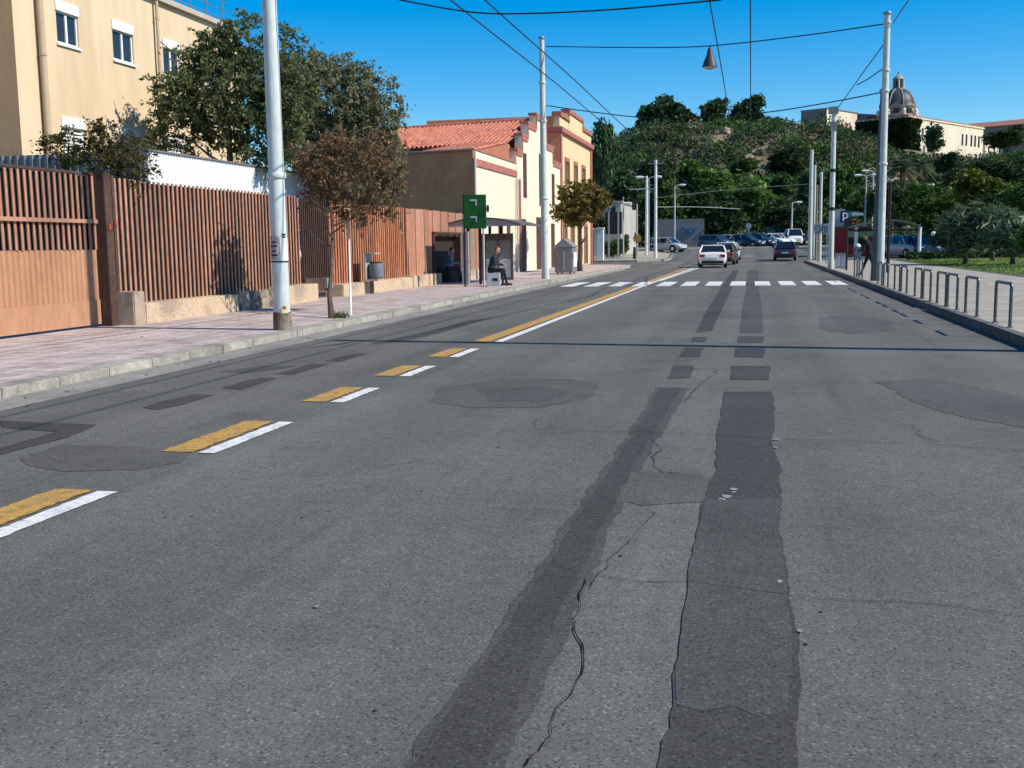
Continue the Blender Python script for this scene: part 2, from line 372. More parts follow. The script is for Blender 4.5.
# ---------------------------------------------------------------- repairs, patches, cracks
def patch(px, m, dz, jit=.02, sub=4):
    jit *= 1.5
    P = [G(x, y) for x, y in px]; out = []
    for a, b in zip(P, P[1:] + P[:1]):
        k = max(1, int((b - a).length / .09)); k = min(k, 110)
        for i in range(k):
            p = a.lerp(b, i / k); w_ = jit * (.6 * mnoise.noise(p * 2.3) * 2 + .7 * mnoise.noise(p * 11)); out.append((p.x + w_ + random.uniform(-jit, jit) * .3, p.y + w_ * .7 + random.uniform(-jit, jit) * .3, dz))
    struct('asphalt_patch', MB().add(out, [tuple(range(len(out)))]), m)
random.seed(8)
patch([(386, 790), (500, 790), (574, 620), (616, 520), (648, 455), (690, 388), (655, 388), (634, 425), (590, 488), (550, 545), (490, 640)], M_PATCH2, .0024, .02)
patch([(400, 790), (478, 790), (560, 612), (606, 520), (640, 455), (682, 388), (660, 388), (640, 425), (598, 488), (560, 545), (500, 640)], M_PATCH, .0045, .012)
patch([(648, 800), (670, 706), (682, 640), (693, 555), (704, 500), (716, 470), (718, 430), (722, 410), (724, 392), (772, 392), (774, 412), (775, 430), (771, 440), (780, 468), (781, 500), (779, 530), (788, 590), (800, 645), (802, 690), (798, 735), (795, 800)], M_PATCH, .0045, .010)
patch([(674, 706), (700, 712), (735, 708), (760, 718), (790, 712), (793, 640), (786, 592), (779, 535), (780, 500), (706, 500), (692, 560), (680, 640)], M_PATCH2, .0062, .008)
for q in ([(668, 379), (690, 378), (694, 366), (674, 366)], [(680, 357), (700, 357), (703, 348), (685, 348)], [(690, 342), (705, 342), (708, 337), (694, 337)], [(730, 380), (770, 380), (770, 366), (732, 366)], [(734, 357), (764, 358), (765, 348), (735, 348)], [(737, 343), (764, 343), (764, 336.5), (738, 336.5)]):
    patch(q, M_PATCH, .0045, .012)
patch([(696, 333), (712, 331), (724, 305), (734, 284), (738, 270), (733, 270), (720, 290), (706, 312)], M_PATCH, .0045, .008)
patch([(740, 333), (763, 333), (762, 310), (759, 290), (758, 270), (748, 270), (746, 290), (742, 312)], M_PATCH2, .0045, .008)
patch([(590, 494), (620, 472), (700, 474), (712, 480), (706, 502), (640, 506)], M_PATCH3, .003, .02)
patch([(440, 388), (500, 380), (570, 379), (600, 385), (590, 398), (540, 408), (470, 408), (430, 402)], M_PATCH3, .0032, .02)
patch([(480, 390), (545, 386), (575, 392), (540, 402), (490, 402)], M_PATCH2, .0042, .02)
patch([(876, 382), (930, 378), (1000, 392), (1090, 420), (1080, 436), (1000, 424), (930, 410)], M_PATCH3, .003, .03)
patch([(818, 318), (850, 313), (893, 322), (888, 331), (850, 334), (822, 330)], M_PATCH3, .003, .03)
patch([(22, 458), (60, 445), (140, 447), (186, 452), (186, 462), (140, 470), (60, 472), (28, 466)], M_PATCH3, .003, .02)
for q in ([(0, 421), (98, 425), (66, 438), (0, 455), (-30, 462), (-30, 452), (10, 446), (56, 432), (0, 428)], [(143, 408), (160, 402), (195, 394.5), (215, 395), (185, 404), (160, 410)], [(222, 388), (258, 378), (278, 378), (240, 390)], [(276, 374), (312, 364), (329, 364), (292, 375)], [(325, 361), (352, 354), (366, 354), (340, 362)]):
    patch(q, M_PATCH, .0045, .012)
patch([(370, 344), (420, 334), (470, 320), (492, 318), (440, 333), (400, 342)], M_PATCH, .0045, .01)  # dark strip painted where the trolley wires' shadows fall
patch([(220, 372), (262, 366), (298, 366), (250, 373)], M_PATCH2, .0045, .01)
patch([(305, 348), (322, 346), (366, 340), (340, 345)], M_PATCH, .0045, .01)
def crack(px, w=.012, wob=.025):
    w *= .4
    P = [G(x, y) for x, y in px]; pts = []
    for a, b in zip(P, P[1:]):
        k = max(2, int((b - a).length / .06))
        for i in range(k): q_ = a.lerp(b, i / k); pts.append(q_ + Vector((mnoise.noise(q_ * 5) * wob * 2.2 + mnoise.noise(q_ * 17) * wob, mnoise.noise(q_ * 5 + Vector((9, 9, 9))) * wob * 2 + random.gauss(0, wob * .15), 0)))
    pts.append(P[-1]); vs = []; n = len(pts)
    for i, p in enumerate(pts):
        d = (pts[min(i + 1, n - 1)] - pts[max(i - 1, 0)]).normalized(); q = Vector((-d.y, d.x, 0)) * w * random.uniform(.35, 1.0) * (.35 + max(0, .5 + .9 * mnoise.noise(p * 3)))
        vs += [(p.x - q.x, p.y - q.y, .0075), (p.x + q.x, p.y + q.y, .0075)]
    struct('road_crack', MB().add(vs, [(2 * i, 2 * i + 1, 2 * i + 3, 2 * i + 2) for i in range(n - 1)]), M_CRACK)
crack([(525, 768), (575, 690), (585, 660), (578, 630), (580, 600), (585, 580)], .010, .012)
crack([(592, 576), (640, 582), (700, 584), (790, 596), (850, 602), (900, 602), (960, 608), (1030, 618)], .0085, .012)
crack([(536, 420), (534, 428), (580, 432), (640, 432), (720, 436), (800, 440), (920, 444), (1024, 452)], .012, .02)
crack([(640, 505), (655, 515), (640, 530), (610, 560), (590, 590)], .006, .012)
crack([(650, 438), (662, 450), (652, 462), (660, 472), (680, 474)], .013, .015)
crack([(690, 370), (716, 368), (716, 374), (700, 384), (690, 396), (684, 404)], .014, .02)
crack([(912, 425), (920, 436), (940, 442)], .008, .02)
crack([(640, 408), (660, 402), (700, 398)], .006, .02)
crack([(560, 352), (520, 356), (470, 352)], .006, .02)
crack([(20, 452), (60, 462), (110, 470), (150, 468)], .006, .015)
crack([(350, 470), (420, 462), (470, 470)], .005, .02)
# worn pale scabs on the strips
for cx, cy, s in ((726, 497, .04), (722, 500, .03), (734, 493, .02), (780, 583, .018), (800, 632, .018), (776, 440, .035), (316, 608, .014), (733, 490, .03), (775, 448, .025)):
    p = G(cx, cy); pts = [(p.x + s * random.uniform(.5, 1.1) * math.cos(a) , p.y + 1.6 * s * random.uniform(.4, 1.1) * math.sin(a), .0085) for a in np.linspace(0, 2 * PI, 11)[:-1]]
    struct('worn_spot', MB().add(pts, [tuple(range(10))]), mat('pale_scab', (.18, .175, .17), (.30, .29, .28), scale=20, rough=.9))
# small dark stones and tar spots
lf = MB()
for i in range(420):
    if i < 260: x, y, z = -7.75 + abs(random.gauss(0, .28)), random.uniform(7, 60), .03
    elif i < 340: x, y, z = random.uniform(-11.6, -8.2), random.uniform(14, 45), KH + .006
    else: x, y, z = 3.85 - abs(random.gauss(0, .2)), random.uniform(9, 60), .012
    if i < 260: z = .012 + .045 * max(0, min(1, (-7.40 - x) / .4))
    s_ = random.uniform(.015, .045); a = random.random() * 2 * PI; c_, n_ = math.cos(a), math.sin(a); h_ = random.uniform(0, .02)
    lf.add([(x - s_ * c_, y - s_ * n_, z), (x + s_ * .5 * n_, y - s_ * .5 * c_, z + h_), (x + s_ * c_, y + s_ * n_, z + .004), (x - s_ * .5 * n_, y + s_ * .5 * c_, z + h_ * .6)], [(0, 1, 2, 3)])
tag(lf.build('leaf_litter', leafmat('dead_leaf', (.10, .06, .03), (.26, .17, .08), (.32, .28, .20), .1)), kind='stuff')
sp = MB()
for i in range(110):
    y = 3 + 16 * random.random() ** 1.5; x = random.uniform(-7, 4); r = random.uniform(.004, .013)
    sp.add([(x + r * random.uniform(.6, 1.4) * math.cos(a), y + r * 1.2 * random.uniform(.6, 1.4) * math.sin(a), .0035) for a in np.linspace(0, 2 * PI, 8)[:-1]], [tuple(range(7))])
tag(sp.build('tar_spots', M_CRACK), kind='stuff')

# ================================================================== LEFT SIDE
M_RUST = mat('rust_paint_bar', (.45, .235, .155), (.34, .165, .105), scale=2.5, rough=.75, bump=.1, fine=(18, .2), stretch=(1, 1, .3), c3=(.30, .16, .11), isl=.16)
M_RUSTG = mat('rust_gate_sheet', (.47, .25, .145), (.39, .20, .11), scale=1.2, rough=.7, fine=(9, .10), stretch=(1, 1, .4), c3=(.43, .225, .13))
M_RUSTD = mat('dark_rust_steel', (.10, .055, .04), (.055, .032, .026), scale=3, rough=.8, fine=(15, .2))
M_RUSTO = mat('orange_rust_sheet', (.50, .20, .10), (.36, .13, .065), scale=1.6, rough=.75, fine=(14, .2), stretch=(1, 1, .25), c3=(.46, .22, .13), isl=.2)
M_RUSTF = mat('faded_rust_sheet', (.44, .20, .13), (.36, .16, .10), scale=1.1, rough=.75, fine=(10, .18), stretch=(1, 1.6, .22), c3=(.24, .235, .17), isl=.18)
M_LOWW = mat('ochre_low_wall', (.56, .42, .28), (.50, .37, .26), scale=3, rough=.9, bump=.6, bscale=25, fine=(16, .2), c3=(.36, .28, .21))
M_GREYS = mat('grey_corrugated', (.20, .21, .22), (.15, .16, .17), scale=2, rough=.6, fine=(8, .1))
M_WHITES = mat('white_corrugated', (.82, .82, .80), (.72, .73, .73), scale=1.2, rough=.5, fine=(6, .06))
M_CREAM = mat('cream_render', (.69, .54, .36), (.65, .50, .325), scale=1.4, rough=.9, bump=.15, bscale=30, fine=(3, .06), c3=(.61, .465, .30), stretch=(1, 1, .22))
M_WHITE = mat('white_paint', (.78, .78, .76), (.70, .70, .68), scale=3, rough=.55)
M_GLASS = glassmat('window_glass')
M_GALV = mat('galvanised_pole', (.60, .63, .57), (.50, .54, .50), scale=2.2, rough=.55, fine=(14, .12), stretch=(1, 1, .3), c3=(.40, .42, .39), metal=.0)
M_STEEL = mat('grey_steel', (.28, .29, .30), (.22, .23, .24), scale=4, rough=.45, metal=.6)
M_BLACK = mat('black_metal', (.02, .02, .022), rough=.5)
M_WIRE = mat('wire_black', (.012, .012, .014), rough=.5)
M_BARK = mat('bark', (.13, .095, .07), (.07, .05, .038), scale=9, rough=.95, bump=.8, bscale=30, stretch=(1, 1, .3))
M_PIPE = mat('beige_pipe', (.52, .40, .26), (.45, .35, .23), scale=3, rough=.7)

# ---- yellow apartment building
def wall_open(mb, p0, u, w, h, ops, rev=.14, nrm=None):
    """wall face from p0 along u (unit, horizontal), width w, height h, with rectangular openings (u0,v0,u1,v1); reveals go inwards along -nrm"""
    us = sorted({0, w, *[o[0] for o in ops], *[o[2] for o in ops]}); vs = sorted({0, h, *[o[1] for o in ops], *[o[3] for o in ops]})
    p0 = Vector(p0); u = Vector(u); z = Vector((0, 0, 1))
    for a, b in zip(us, us[1:]):
        for c, d in zip(vs, vs[1:]):
            if any(o[0] <= (a + b) / 2 <= o[2] and o[1] <= (c + d) / 2 <= o[3] for o in ops): continue
            mb.add([p0 + u * a + z * c, p0 + u * b + z * c, p0 + u * b + z * d, p0 + u * a + z * d], [(0, 1, 2, 3)])
    r = -Vector(nrm) * rev
    for (a, c, b, d) in ops:
        q = [p0 + u * a + z * c, p0 + u * b + z * c, p0 + u * b + z * d, p0 + u * a + z * d]
        for i in range(4):
            j = (i + 1) % 4; mb.add([q[i], q[j], q[j] + r, q[i] + r], [(0, 1, 2, 3)])
BX, BY0, BY1, BZ = -18.0, 24.5, 36.9, 9.2
bld = thing('apartment_building', 'cream rendered apartment building with white shutter boxes and a flat roof behind the rust gate', 'building', (BX, BY0, 0))
wins = [(26.26, 27.22, 7.08, 8.16, 'g'), (28.86, 29.93, 7.06, 8.16, 'g'), (31.62, 32.6, 7.02, 8.12, 'g'), (26.20, 27.2, 4.0, 5.15, 'l'), (28.95, 29.95, 4.0, 5.15, 'l'), (31.6, 32.6, 4.0, 5.15, 'l'), (34.5, 35.5, 7.0, 8.1, 'g')]
wb = MB()
wall_open(wb, (BX, BY0, 0), (0, 1, 0), BY1 - BY0, BZ, [(a - BY0, z0, b - BY0, z1) for a, b, z0, z1, k in wins], nrm=(1, 0, 0))
wb.add([(BX, BY1, 0), (BX - 9, BY1, 0), (BX - 9, BY1, BZ), (BX, BY1, BZ)], [(0, 1, 2, 3)])
wb.add([(BX - 9, BY0, 0), (BX - 9, BY1, 0), (BX - 9, BY1, BZ), (BX - 9, BY0, BZ)], [(0, 1, 2, 3)])
wb.build('wall', M_CREAM, bld)
MB().add([(BX, BY0, 0), (BX - 9, BY0, 0), (BX - 9, BY0, BZ), (BX, BY0, BZ)], [(0, 1, 2, 3)]).build('end_wall', mat('shaded_end_render', (.86, .47, .22), (.80, .43, .20), scale=.7, rough=.9, fine=(3, .06)), bld)  # same building's shaded side, its warm tone put into a separate colour
rb = MB(); rb.box(BX - 9.1, BX + .16, BY0 - .12, BY1 + .12, BZ + .001, BZ + .16)
roof = rb.build('roof', mat('grey_coping', (.50, .44, .36), (.42, .37, .31), scale=2, rough=.85), bld)
rl = MB()
for y in np.arange(BY0 + 1.5, BY1 - .1, 1.15):
    rl.tube([(BX - .3, y, BZ + .16), (BX - .3, y, BZ + 1.05)], .02, 6)
for z in (.45, .75, 1.05): rl.tube([(BX - .3, BY0 + 1.4, BZ + z), (BX - .3, BY1 - .2, BZ + z)], .017, 6)
rl.build('railing', M_STEEL, roof)
for a, b, z0, z1, k in wins:
    fr = MB(); xg = BX - .09
    for (ya, yb, za, zb) in ((a, a + .06, z0, z1), (b - .06, b, z0, z1), (a + .061, b - .061, z0, z0 + .06), (a + .061, b - .061, z1 - .28, z1 - .001), ((a + b) / 2 - .045, (a + b) / 2 + .045, z0 + .061, z1 - .281)):
        fr.box(xg, xg + .05, ya + .002, yb - .002, za + .002, zb)
    w = fr.build('window', M_WHITE, bld)
    if k == 'g':
        MB().box(BX - .13, xg + .012, a + .01, b - .01, z0 + .01, z1 - .01).build('pane', M_GLASS, w)
    else:
        lb = MB()
        for i in range(9):
            zz = z0 + .05 + i * (z1 - z0 - .35) / 9
            lb.box(xg + .004, xg + .045, a + .06, b - .06, zz, zz + .05)
        lb.box(BX - .13, xg + .002, a + .01, b - .01, z0 + .01, z1 - .01, 1)
        lb.build('shutter', [M_WHITE, mat('shutter_dark', (.05, .05, .05))], w)
    MB().box(BX - .02, BX + .035, a - .03, b + .03, z1 - .24, z1 + .03).build('shutter_box', M_WHITE, w)
    MB().box(BX - .02, BX + .06, a - .05, b + .05, z0 - .06, z0 - .003).build('sill', M_WHITE, w)
for yy, rad in ((25.42, .085), (31.15, .05)):
    pb = MB(); pb.tube([(BX + .13, yy, 0), (BX + .13, yy, BZ - .05)], rad, 12)
    for z in (2, 4.6, 6.6, 8.6): pb.lathe([(rad + .015, z), (rad + .015, z + .06)], (BX + .13, yy, 0), 12)
    pb.build('drainpipe', M_PIPE, bld, smooth=True)

# ---- gate and fences
def corrug(mb, p0, u, w, z0, z1, pitch=.15, d=.035, nrm=(1, 0, 0), mi=0, square=False):
    p0 = Vector(p0); u = Vector(u); n = Vector(nrm); prof = []
    k = max(2, int(w / pitch))
    for i in range(k):
        a = i * w / k; s = w / k
        for t, e in ((0, 0), (.35, 0), (.5, 1), (.85, 1)): prof.append((a + t * s, e * d))
    prof.append((w, 0))
    vs = [p0 + u * a + n * e + Vector((0, 0, z0)) for a, e in prof] + [p0 + u * a + n * e + Vector((0, 0, z1)) for a, e in prof]; q = len(prof)
    mb.add(vs, [(i, i + 1, q + i + 1, q + i) for i in range(q - 1)], mi)
GXX = -12.25
gate = thing('sliding_gate', 'wide rust coloured metal gate with solid tan lower panel and open bars above', 'gate', (GXX, 16, .15))
g0, g1 = 10.0, 18.66
MB().box(GXX - .03, GXX + .02, g0, g1, .20, .67).build('bottom_plate', M_RUSTG, gate)
lp = MB(); corrug(lp, (GXX - .015, g0, 0), (0, 1, 0), g1 - g0, .672, 1.62, .145, .03); lp.build('panel', M_RUSTG, gate)
bb = MB(); y = g0 + .04
while y < g1: bb.box(GXX - .01, GXX + .012, y, y + .062, 1.622, 3.02); y += .165
bb.build('bar_panel', M_RUST, gate); MB().box(GXX - .052, GXX - .045, g0, g1, 1.63, 3.0).build('gap_shade_panel', mat('gap_shade_dark', (.022, .018, .016)), gate)  # dark sheet added behind the bars paints the yard's shade into the gaps
MB().box(GXX - .06, GXX + .07, g0, g1, 2.12, 2.19).build('rail', M_RUST, gate)
MB().box(GXX - .05, GXX + .03, g0, g1, 3.022, 3.07).build('rail', M_RUSTD, gate)
gp = thing('gate_post', 'dark brown steel post at the end of the rust gate', 'post', (-12.2, 18.82, .15))
MB().box(-12.36, -12.02, 18.68, 18.93, .14, 3.08).build('column', M_RUSTD, gp, bevel=.01)
MB().box(-12.02, -12.0, 18.75, 18.82, 2.0, 2.10).build('lock_box', mat('red_paint', (.42, .06, .04), rough=.6), gp)
gq = thing('gate_post', 'narrow steel post between the gate column and the long bar fence', 'post', (-12.1, 19.06, .5))
MB().box(-12.18, -12.05, 18.99, 19.08, .5, 3.04).build('column', M_RUSTD, gq)
MB().box(-12.05, -12.02, 19.0, 19.06, 2.08, 2.16).build('hinge', mat('red_paint', (.42, .06, .04)), gq)

def bar_fence(name, label, y0, y1, pitch, w, d, z0, z1, m, posts, x=-12.1):
    t = thing(name, label, 'fence', (x, y0, z0)); b = MB(); y = y0 + .02
    while y < y1 - w:
        b.box(x - d / 2, x + d / 2, y, y + w, z0, z1 + random.uniform(-.008, .008)); y += pitch
    b.build('bar_panel', m, t)
    for z in (z0 + .12, z1 - .25): MB().box(x - d / 2 - .10, x - d / 2 - .03, y0, y1, z, z + .07).build('rail', M_RUSTD, t)
    for p in posts: MB().box(x - d / 2 - .16, x - d / 2 - .065, p, p + .09, z0 - .02, z1 - .05).build('post', M_RUSTD, t)
    return t
random.seed(21)
f1 = bar_fence('bar_fence', 'long fence of salmon rust vertical bars on the low ochre wall beside the gate', 19.1, 28.05, .182, .068, .026, .5, 3.0, M_RUST, (21.3, 23.6, 25.9))
b_ = MB(); b_.box(-12.145, -12.135, 19.1, 28.0, .52, 2.96); b_.build('dark_gap_sheet', mat('gap_shade_dark', (.022, .018, .016)), f1)  # near-black sheet stands in for the shade between the fence bars
fg = thing('pedestrian_gate', 'narrow dark rust gate with vertical bars between the two fences', 'gate', (-12.1, 28.15, .15))
gb = MB(); y = 28.16
while y < 30.05: gb.box(-12.13, -12.08, y, y + .045, .75, 2.96); y += .14
gb.build('bar_panel', M_RUSTD, fg)
gs = MB(); corrug(gs, (-12.16, 28.16, 0), (0, 1, 0), 1.9, .45, 2.9, .2, .02); gs.build('sheet', mat('brown_sheet', (.17, .075, .045), (.10, .05, .035), scale=2, rough=.8, fine=(9, .25)), fg)
MB().box(-12.16, -12.06, 28.16, 30.06, .42, .748).build('kick_plate', M_RUSTD, fg)
MB().box(-12.13, -12.03, 28.14, 30.06, .36, .418).build('rail', M_RUSTD, fg)
MB().box(-12.05, -11.96, 29.5, 29.95, .43, .72).build('box', mat('grey_metal', (.3, .3, .3)), fg)
f2 = bar_fence('bar_fence', 'rusty orange fence of close vertical bars behind the litter bin', 30.1, 37.35, .21, .10, .03, .5, 2.97, M_RUSTO, (32.5, 35))
MB().box(-12.145, -12.135, 30.1, 37.35, .52, 2.9).build('dark_gap_sheet', mat('backing_rust', (.08, .034, .02)), f2)
f3 = thing('sheet_fence', 'fence of wide faded rust sheets with greenish streaks beside the bus stop', 'fence', (-12.1, 37.4, .3))
sh = MB(); y = 37.4; i = 0
while y < 47.9:
    w = .56
    if y + w > 40.8 and y < 44.5: z0 = 2.0
    else: z0 = .3
    sh.box(-12.14, -12.08 - .02 * (i % 2), y + .008, y + w - .008, z0, 2.96 + random.uniform(-.02, .02)); y += w; i += 1
sh.build('sheet_panel', M_RUSTF, f3)
dg = MB(); dg.box(-12.36, -12.32, 40.7, 44.62, .15, 2.03); d_ = dg.build('door', mat('doorway_dark', (.034, .020, .017), (.024, .016, .014), scale=3, rough=.8), f3)  # near-black sheet stands in for the darkness of an open doorway
MB().box(-12.34, -12.02, 40.62, 40.78, .15, 2.08).build('door_frame', M_RUSTD, f3); MB().box(-12.34, -12.02, 44.56, 44.70, .15, 2.08).build('door_frame', M_RUSTD, f3)
MB().box(-12.34, -12.0, 40.62, 44.7, 2.082, 2.16).build('lintel', M_RUSTD, f3)

# ---- low walls
def low_wall(label, x0, x1, y0, y1, h, m=M_LOWW, name='low_wall'):
    b = MB().box(x0, x1, y0, y1, .13, h); o = b.build(name, m, loc=((x0 + x1) / 2, y0, .13), bevel=.02); return tag(o, label, 'wall')
low_wall('grey plastered pier at the near end of the low wall, beside the gate post', -12.35, -11.68, 18.93, 19.33, .80, mat('grey_pier', (.42, .33, .25), (.33, .26, .20), scale=4, rough=.9, bump=.5, bscale=25, c3=(.17, .14, .12)), 'wall_pier')
low_wall('long ochre low wall with black stains under the salmon bar fence', -12.3, -11.68, 19.34, 23.35, .55)
stn = mat('stained_stone', (.36, .28, .21), (.12, .095, .08), scale=5, rough=.95, bump=1, bscale=18, contrast=(.42, .56))
low_wall('dark stained rough stone block in the low wall, left of the white pole', -12.3, -11.66, 23.37, 24.35, .60, stn)
low_wall('stained stone block just behind the white pole, with a broken edge', -12.3, -11.69, 24.48, 25.9, .57, stn)
low_wall('short ochre wall block ending at the narrow dark gate', -12.3, -11.66, 25.92, 28.1, .62)
low_wall('ochre low wall running behind the litter bin', -12.3, -11.72, 30.15, 36.9, .52)
low_wall('square ochre wall block under the faded sheets, nearer the bin', -12.3, -11.72, 36.98, 38.9, .55)
low_wall('square ochre wall block touching the dark door recess', -12.3, -11.72, 39.0, 40.6, .56)
low_wall('ochre wall block right of the dark door recess, behind the bus shelter', -12.3, -11.74, 44.75, 47.2, .54)

# ---- corrugated yard walls behind the fence
yw = thing('corrugated_wall', 'tall white corrugated sheet wall behind the salmon bar fence', 'wall', (-14, 23.6, 0))
w_ = MB(); corrug(w_, (-14, 23.62, 0), (0, 1, 0), 9.9, .1, 3.93, .13, .028); w_.box(-14.2, -14.003, 23.62, 33.5, .1, 3.9); w_.build('sheet_panel', M_WHITES, yw)
MB().box(-14.22, -13.94, 23.58, 33.54, 3.935, 3.975).build('coping', M_GREYS, yw)
yg = thing('corrugated_wall', 'dark grey corrugated sheet wall behind the rust gate', 'wall', (-16, 23.55, 0))
w_ = MB(); corrug(w_, (-14.05, 23.55, 0), (-1, 0, 0), 3.9, .1, 3.92, .2, .035, (0, -1, 0)); corrug(w_, (-18.05, 23.55, 0), (-1, 0, 0), 6, .1, 3.92, .2, .035, (0, -1, 0)); w_.box(-24.0, -14.2, 23.553, 23.6, .1, 3.9); w_.build('sheet_panel', M_GREYS, yg)

# ---- poles
def tapered_pole(label, x, y, r0, r1, h, m, z=KH, collars=(), cap=True, lean=(0, 0), name='overhead_line_pole', extra=None, cat='pole', group=None):
    t = thing(name, label, cat, (x, y, z), group); p = MB()
    p.tube([(x, y, z - .05), (x + lean[0] * .3, y + lean[1] * .3, z + h * .3), (x + lean[0] * .6, y + lean[1] * .6, z + h * .6), (x + lean[0], y + lean[1], z + h)], [r0, r0 + (r1 - r0) * .3, r0 + (r1 - r0) * .6, r1], 18)
    p.build('shaft', m, t, smooth=True)
    for hz in collars:
        f_ = hz / h; r = r0 + (r1 - r0) * f_ + .02
        MB().lathe([(r, -.05), (r + .012, -.03), (r + .012, .03), (r, .05)], (x + lean[0] * f_, y + lean[1] * f_, z + hz), 16).build('collar', m, t, smooth=True)
    if cap: MB().lathe([(r1 + .035, -.02), (r1 + .045, .02), (r1 + .03, .06), (.02, .09)], (x + lean[0], y + lean[1], z + h), 14).build('pole_cap', M_STEEL, t, smooth=True)
    return t
PW = mat('white_pole_paint', (.60, .66, .62), (.52, .57, .54), scale=2, rough=.5, fine=(10, .10), stretch=(1, 1, .3), c3=(.50, .52, .47))
pl = tapered_pole('thick white steel pole with paper notices, standing on the kerb before the fence', -8.19, 18.02, .150, .105, 10.1, PW, collars=(2.72, 6.2))
MB().lathe([(.163, -.02), (.165, 0), (.160, .30), (.150, .32)], (-8.19, 18.02, KH), 18).build('base_sleeve', mat('rusty_base', (.12, .075, .05), (.26, .22, .18), scale=5, rough=.95, bump=.5, contrast=(.4, .6)), pl, smooth=True)
def wrap(cx, cy, r, a0, a1, z0, z1, k=8):
    vs = [(cx + r * math.cos(a0 + (a1 - a0) * i / k), cy + r * math.sin(a0 + (a1 - a0) * i / k), z) for z in (z0, z1) for i in range(k + 1)]
    return MB().add(vs, [(i, i + 1, k + 2 + i, k + 1 + i) for i in range(k)])
paper = mat('paper_white', (.72, .70, .66), (.62, .60, .56), scale=12, rough=.9)
paperg = mat('paper_grey', (.42, .44, .44), (.25, .26, .27), scale=16, rough=.9, contrast=(.45, .55))
dark_print = mat('dark_print', (.03, .03, .035), rough=.9)
z_of = lambda py: atY(285, py, 18.0).z
wrap(-8.19, 18.02, .1495, math.radians(-62), math.radians(15), z_of(261), z_of(238)).build('notice', paper, pl)
wrap(-8.19, 18.02, .1495, math.radians(-150), math.radians(-66), z_of(259), z_of(236)).build('notice', paperg, pl)
for zz, a, b in ((237, -45, -15), (234.5, -45, -15), (246, -140, -80), (251, -130, -90), (255, -140, -80), (242, -130, -85)):
    wrap(-8.19, 18.02, .1505, math.radians(a), math.radians(b), z_of(zz + .8), z_of(zz - .8)).build('print_line', dark_print, pl)
MB().lathe([(.152, -.012), (.154, 0), (.152, .012)], (-8.19, 18.02, z_of(261.5)), 18).build('band', M_BLACK, pl)
wrap(-8.19, 18.02, .157, math.radians(-70), math.radians(-20), z_of(316), z_of(307)).build('notice', mat('sticker_yellow', (.62, .55, .33), rough=.8), pl)
wrap(-8.19, 18.02, .1575, math.radians(-62), math.radians(-35), z_of(309), z_of(306)).build('print_line', mat('sticker_red', (.35, .08, .06)), pl)
tapered_pole('tall grey steel pole behind the bus shelter, second pole along the left kerb', -8.62, 45.9, .165, .105, 10.0, M_GALV, collars=(3.4, 6.6, 8.2), lean=(-.06, 0))
# near right pole stands just outside the picture; it carries the first span wire and throws the long shadow across the road
tapered_pole('grey steel pole at the near end of the right kerb', 4.55, 16.45, .16, .11, 10.2, M_GALV, collars=(8, 9))
pr_ = tapered_pole('tall pale galvanised pole behind the row of hoop rails', 4.50, 40.6, .145, .105, 9.2, M_GALV, collars=(4.1, 6.6, 7.3, 8.9))
tapered_pole('dull green-grey steel pole with rusty foot beside the pale galvanised pole', 4.30, 40.6, .12, .05, 6.6, mat('dull_pole', (.11, .13, .12), (.075, .09, .085), scale=3, rough=.7, fine=(9, .2), c3=(.15, .09, .055)), lean=(.10, .04), name='steel_pole')
tapered_pole('slim black post standing behind the pale galvanised pole', 5.95, 50.7, .075, .06, 4.0, M_BLACK, name='sign_post')

# ---- sapling with stake
def leaves(pos, size, jitter=.35, aspect=.55, up=0.0):
    """one quad per row of pos with random orientation"""
    n = len(pos); a = RNG.normal(size=(n, 3)); a /= np.linalg.norm(a, axis=1, keepdims=True)
    b = RNG.normal(size=(n, 3)); b[:, 2] += 0; b -= a * (a * b).sum(1, keepdims=True); b /= np.linalg.norm(b, axis=1, keepdims=True)
    s = size * (1 + jitter * RNG.normal(size=(n, 1))); s = np.clip(s, size * .35, size * 2)
    A = a * s; B = b * s * aspect
    v = np.stack([pos - A, pos - B * .9 + A * .1, pos + A, pos + B], 1).reshape(-1, 3)
    f = np.arange(4 * n).reshape(n, 4); return v, f
def crown_points(nc, nl, lobes, spread, seed, shell=.45, spray=0):
    """leaf positions in a union of lobes (cx,cy,cz,rx,ry,rz); clumps near the lobes' surfaces"""
    rg = np.random.default_rng(seed); L_ = np.array(lobes, float); vol = L_[:, 3] * L_[:, 4] * L_[:, 5]; vol = vol ** .72; out = []
    idx = rg.choice(len(L_), nc, p=vol / vol.sum())
    d = rg.normal(size=(nc, 3)); d /= np.linalg.norm(d, axis=1, keepdims=True)
    r = shell + (1.03 - shell) * rg.random((nc, 1)) ** .55
    C = L_[idx, :3] + d * r * L_[idx, 3:6]
    k = rg.integers(int(nl * .4), int(nl * 1.6) + 1, nc); P = np.repeat(C, k, 0); sp = spread * np.repeat(rg.uniform(.6, 1.5, (nc, 1)), k, 0)
    if spray:
        dv = d + .7 * rg.normal(size=d.shape) + np.array([0, 0, -.1]); dv /= np.linalg.norm(dv, axis=1, keepdims=True); tt = rg.random((len(P), 1)) * 1.6 - .5
        P = P + np.repeat(dv * rg.uniform(.5, 1.6, (nc, 1)), k, 0) * spray * tt - np.array([0, 0, 1]) * spray * .35 * np.maximum(tt, 0) ** 2
        sp = sp * .42
    P = P + rg.normal(size=P.shape) * sp * np.array([1, 1, .75]); return P
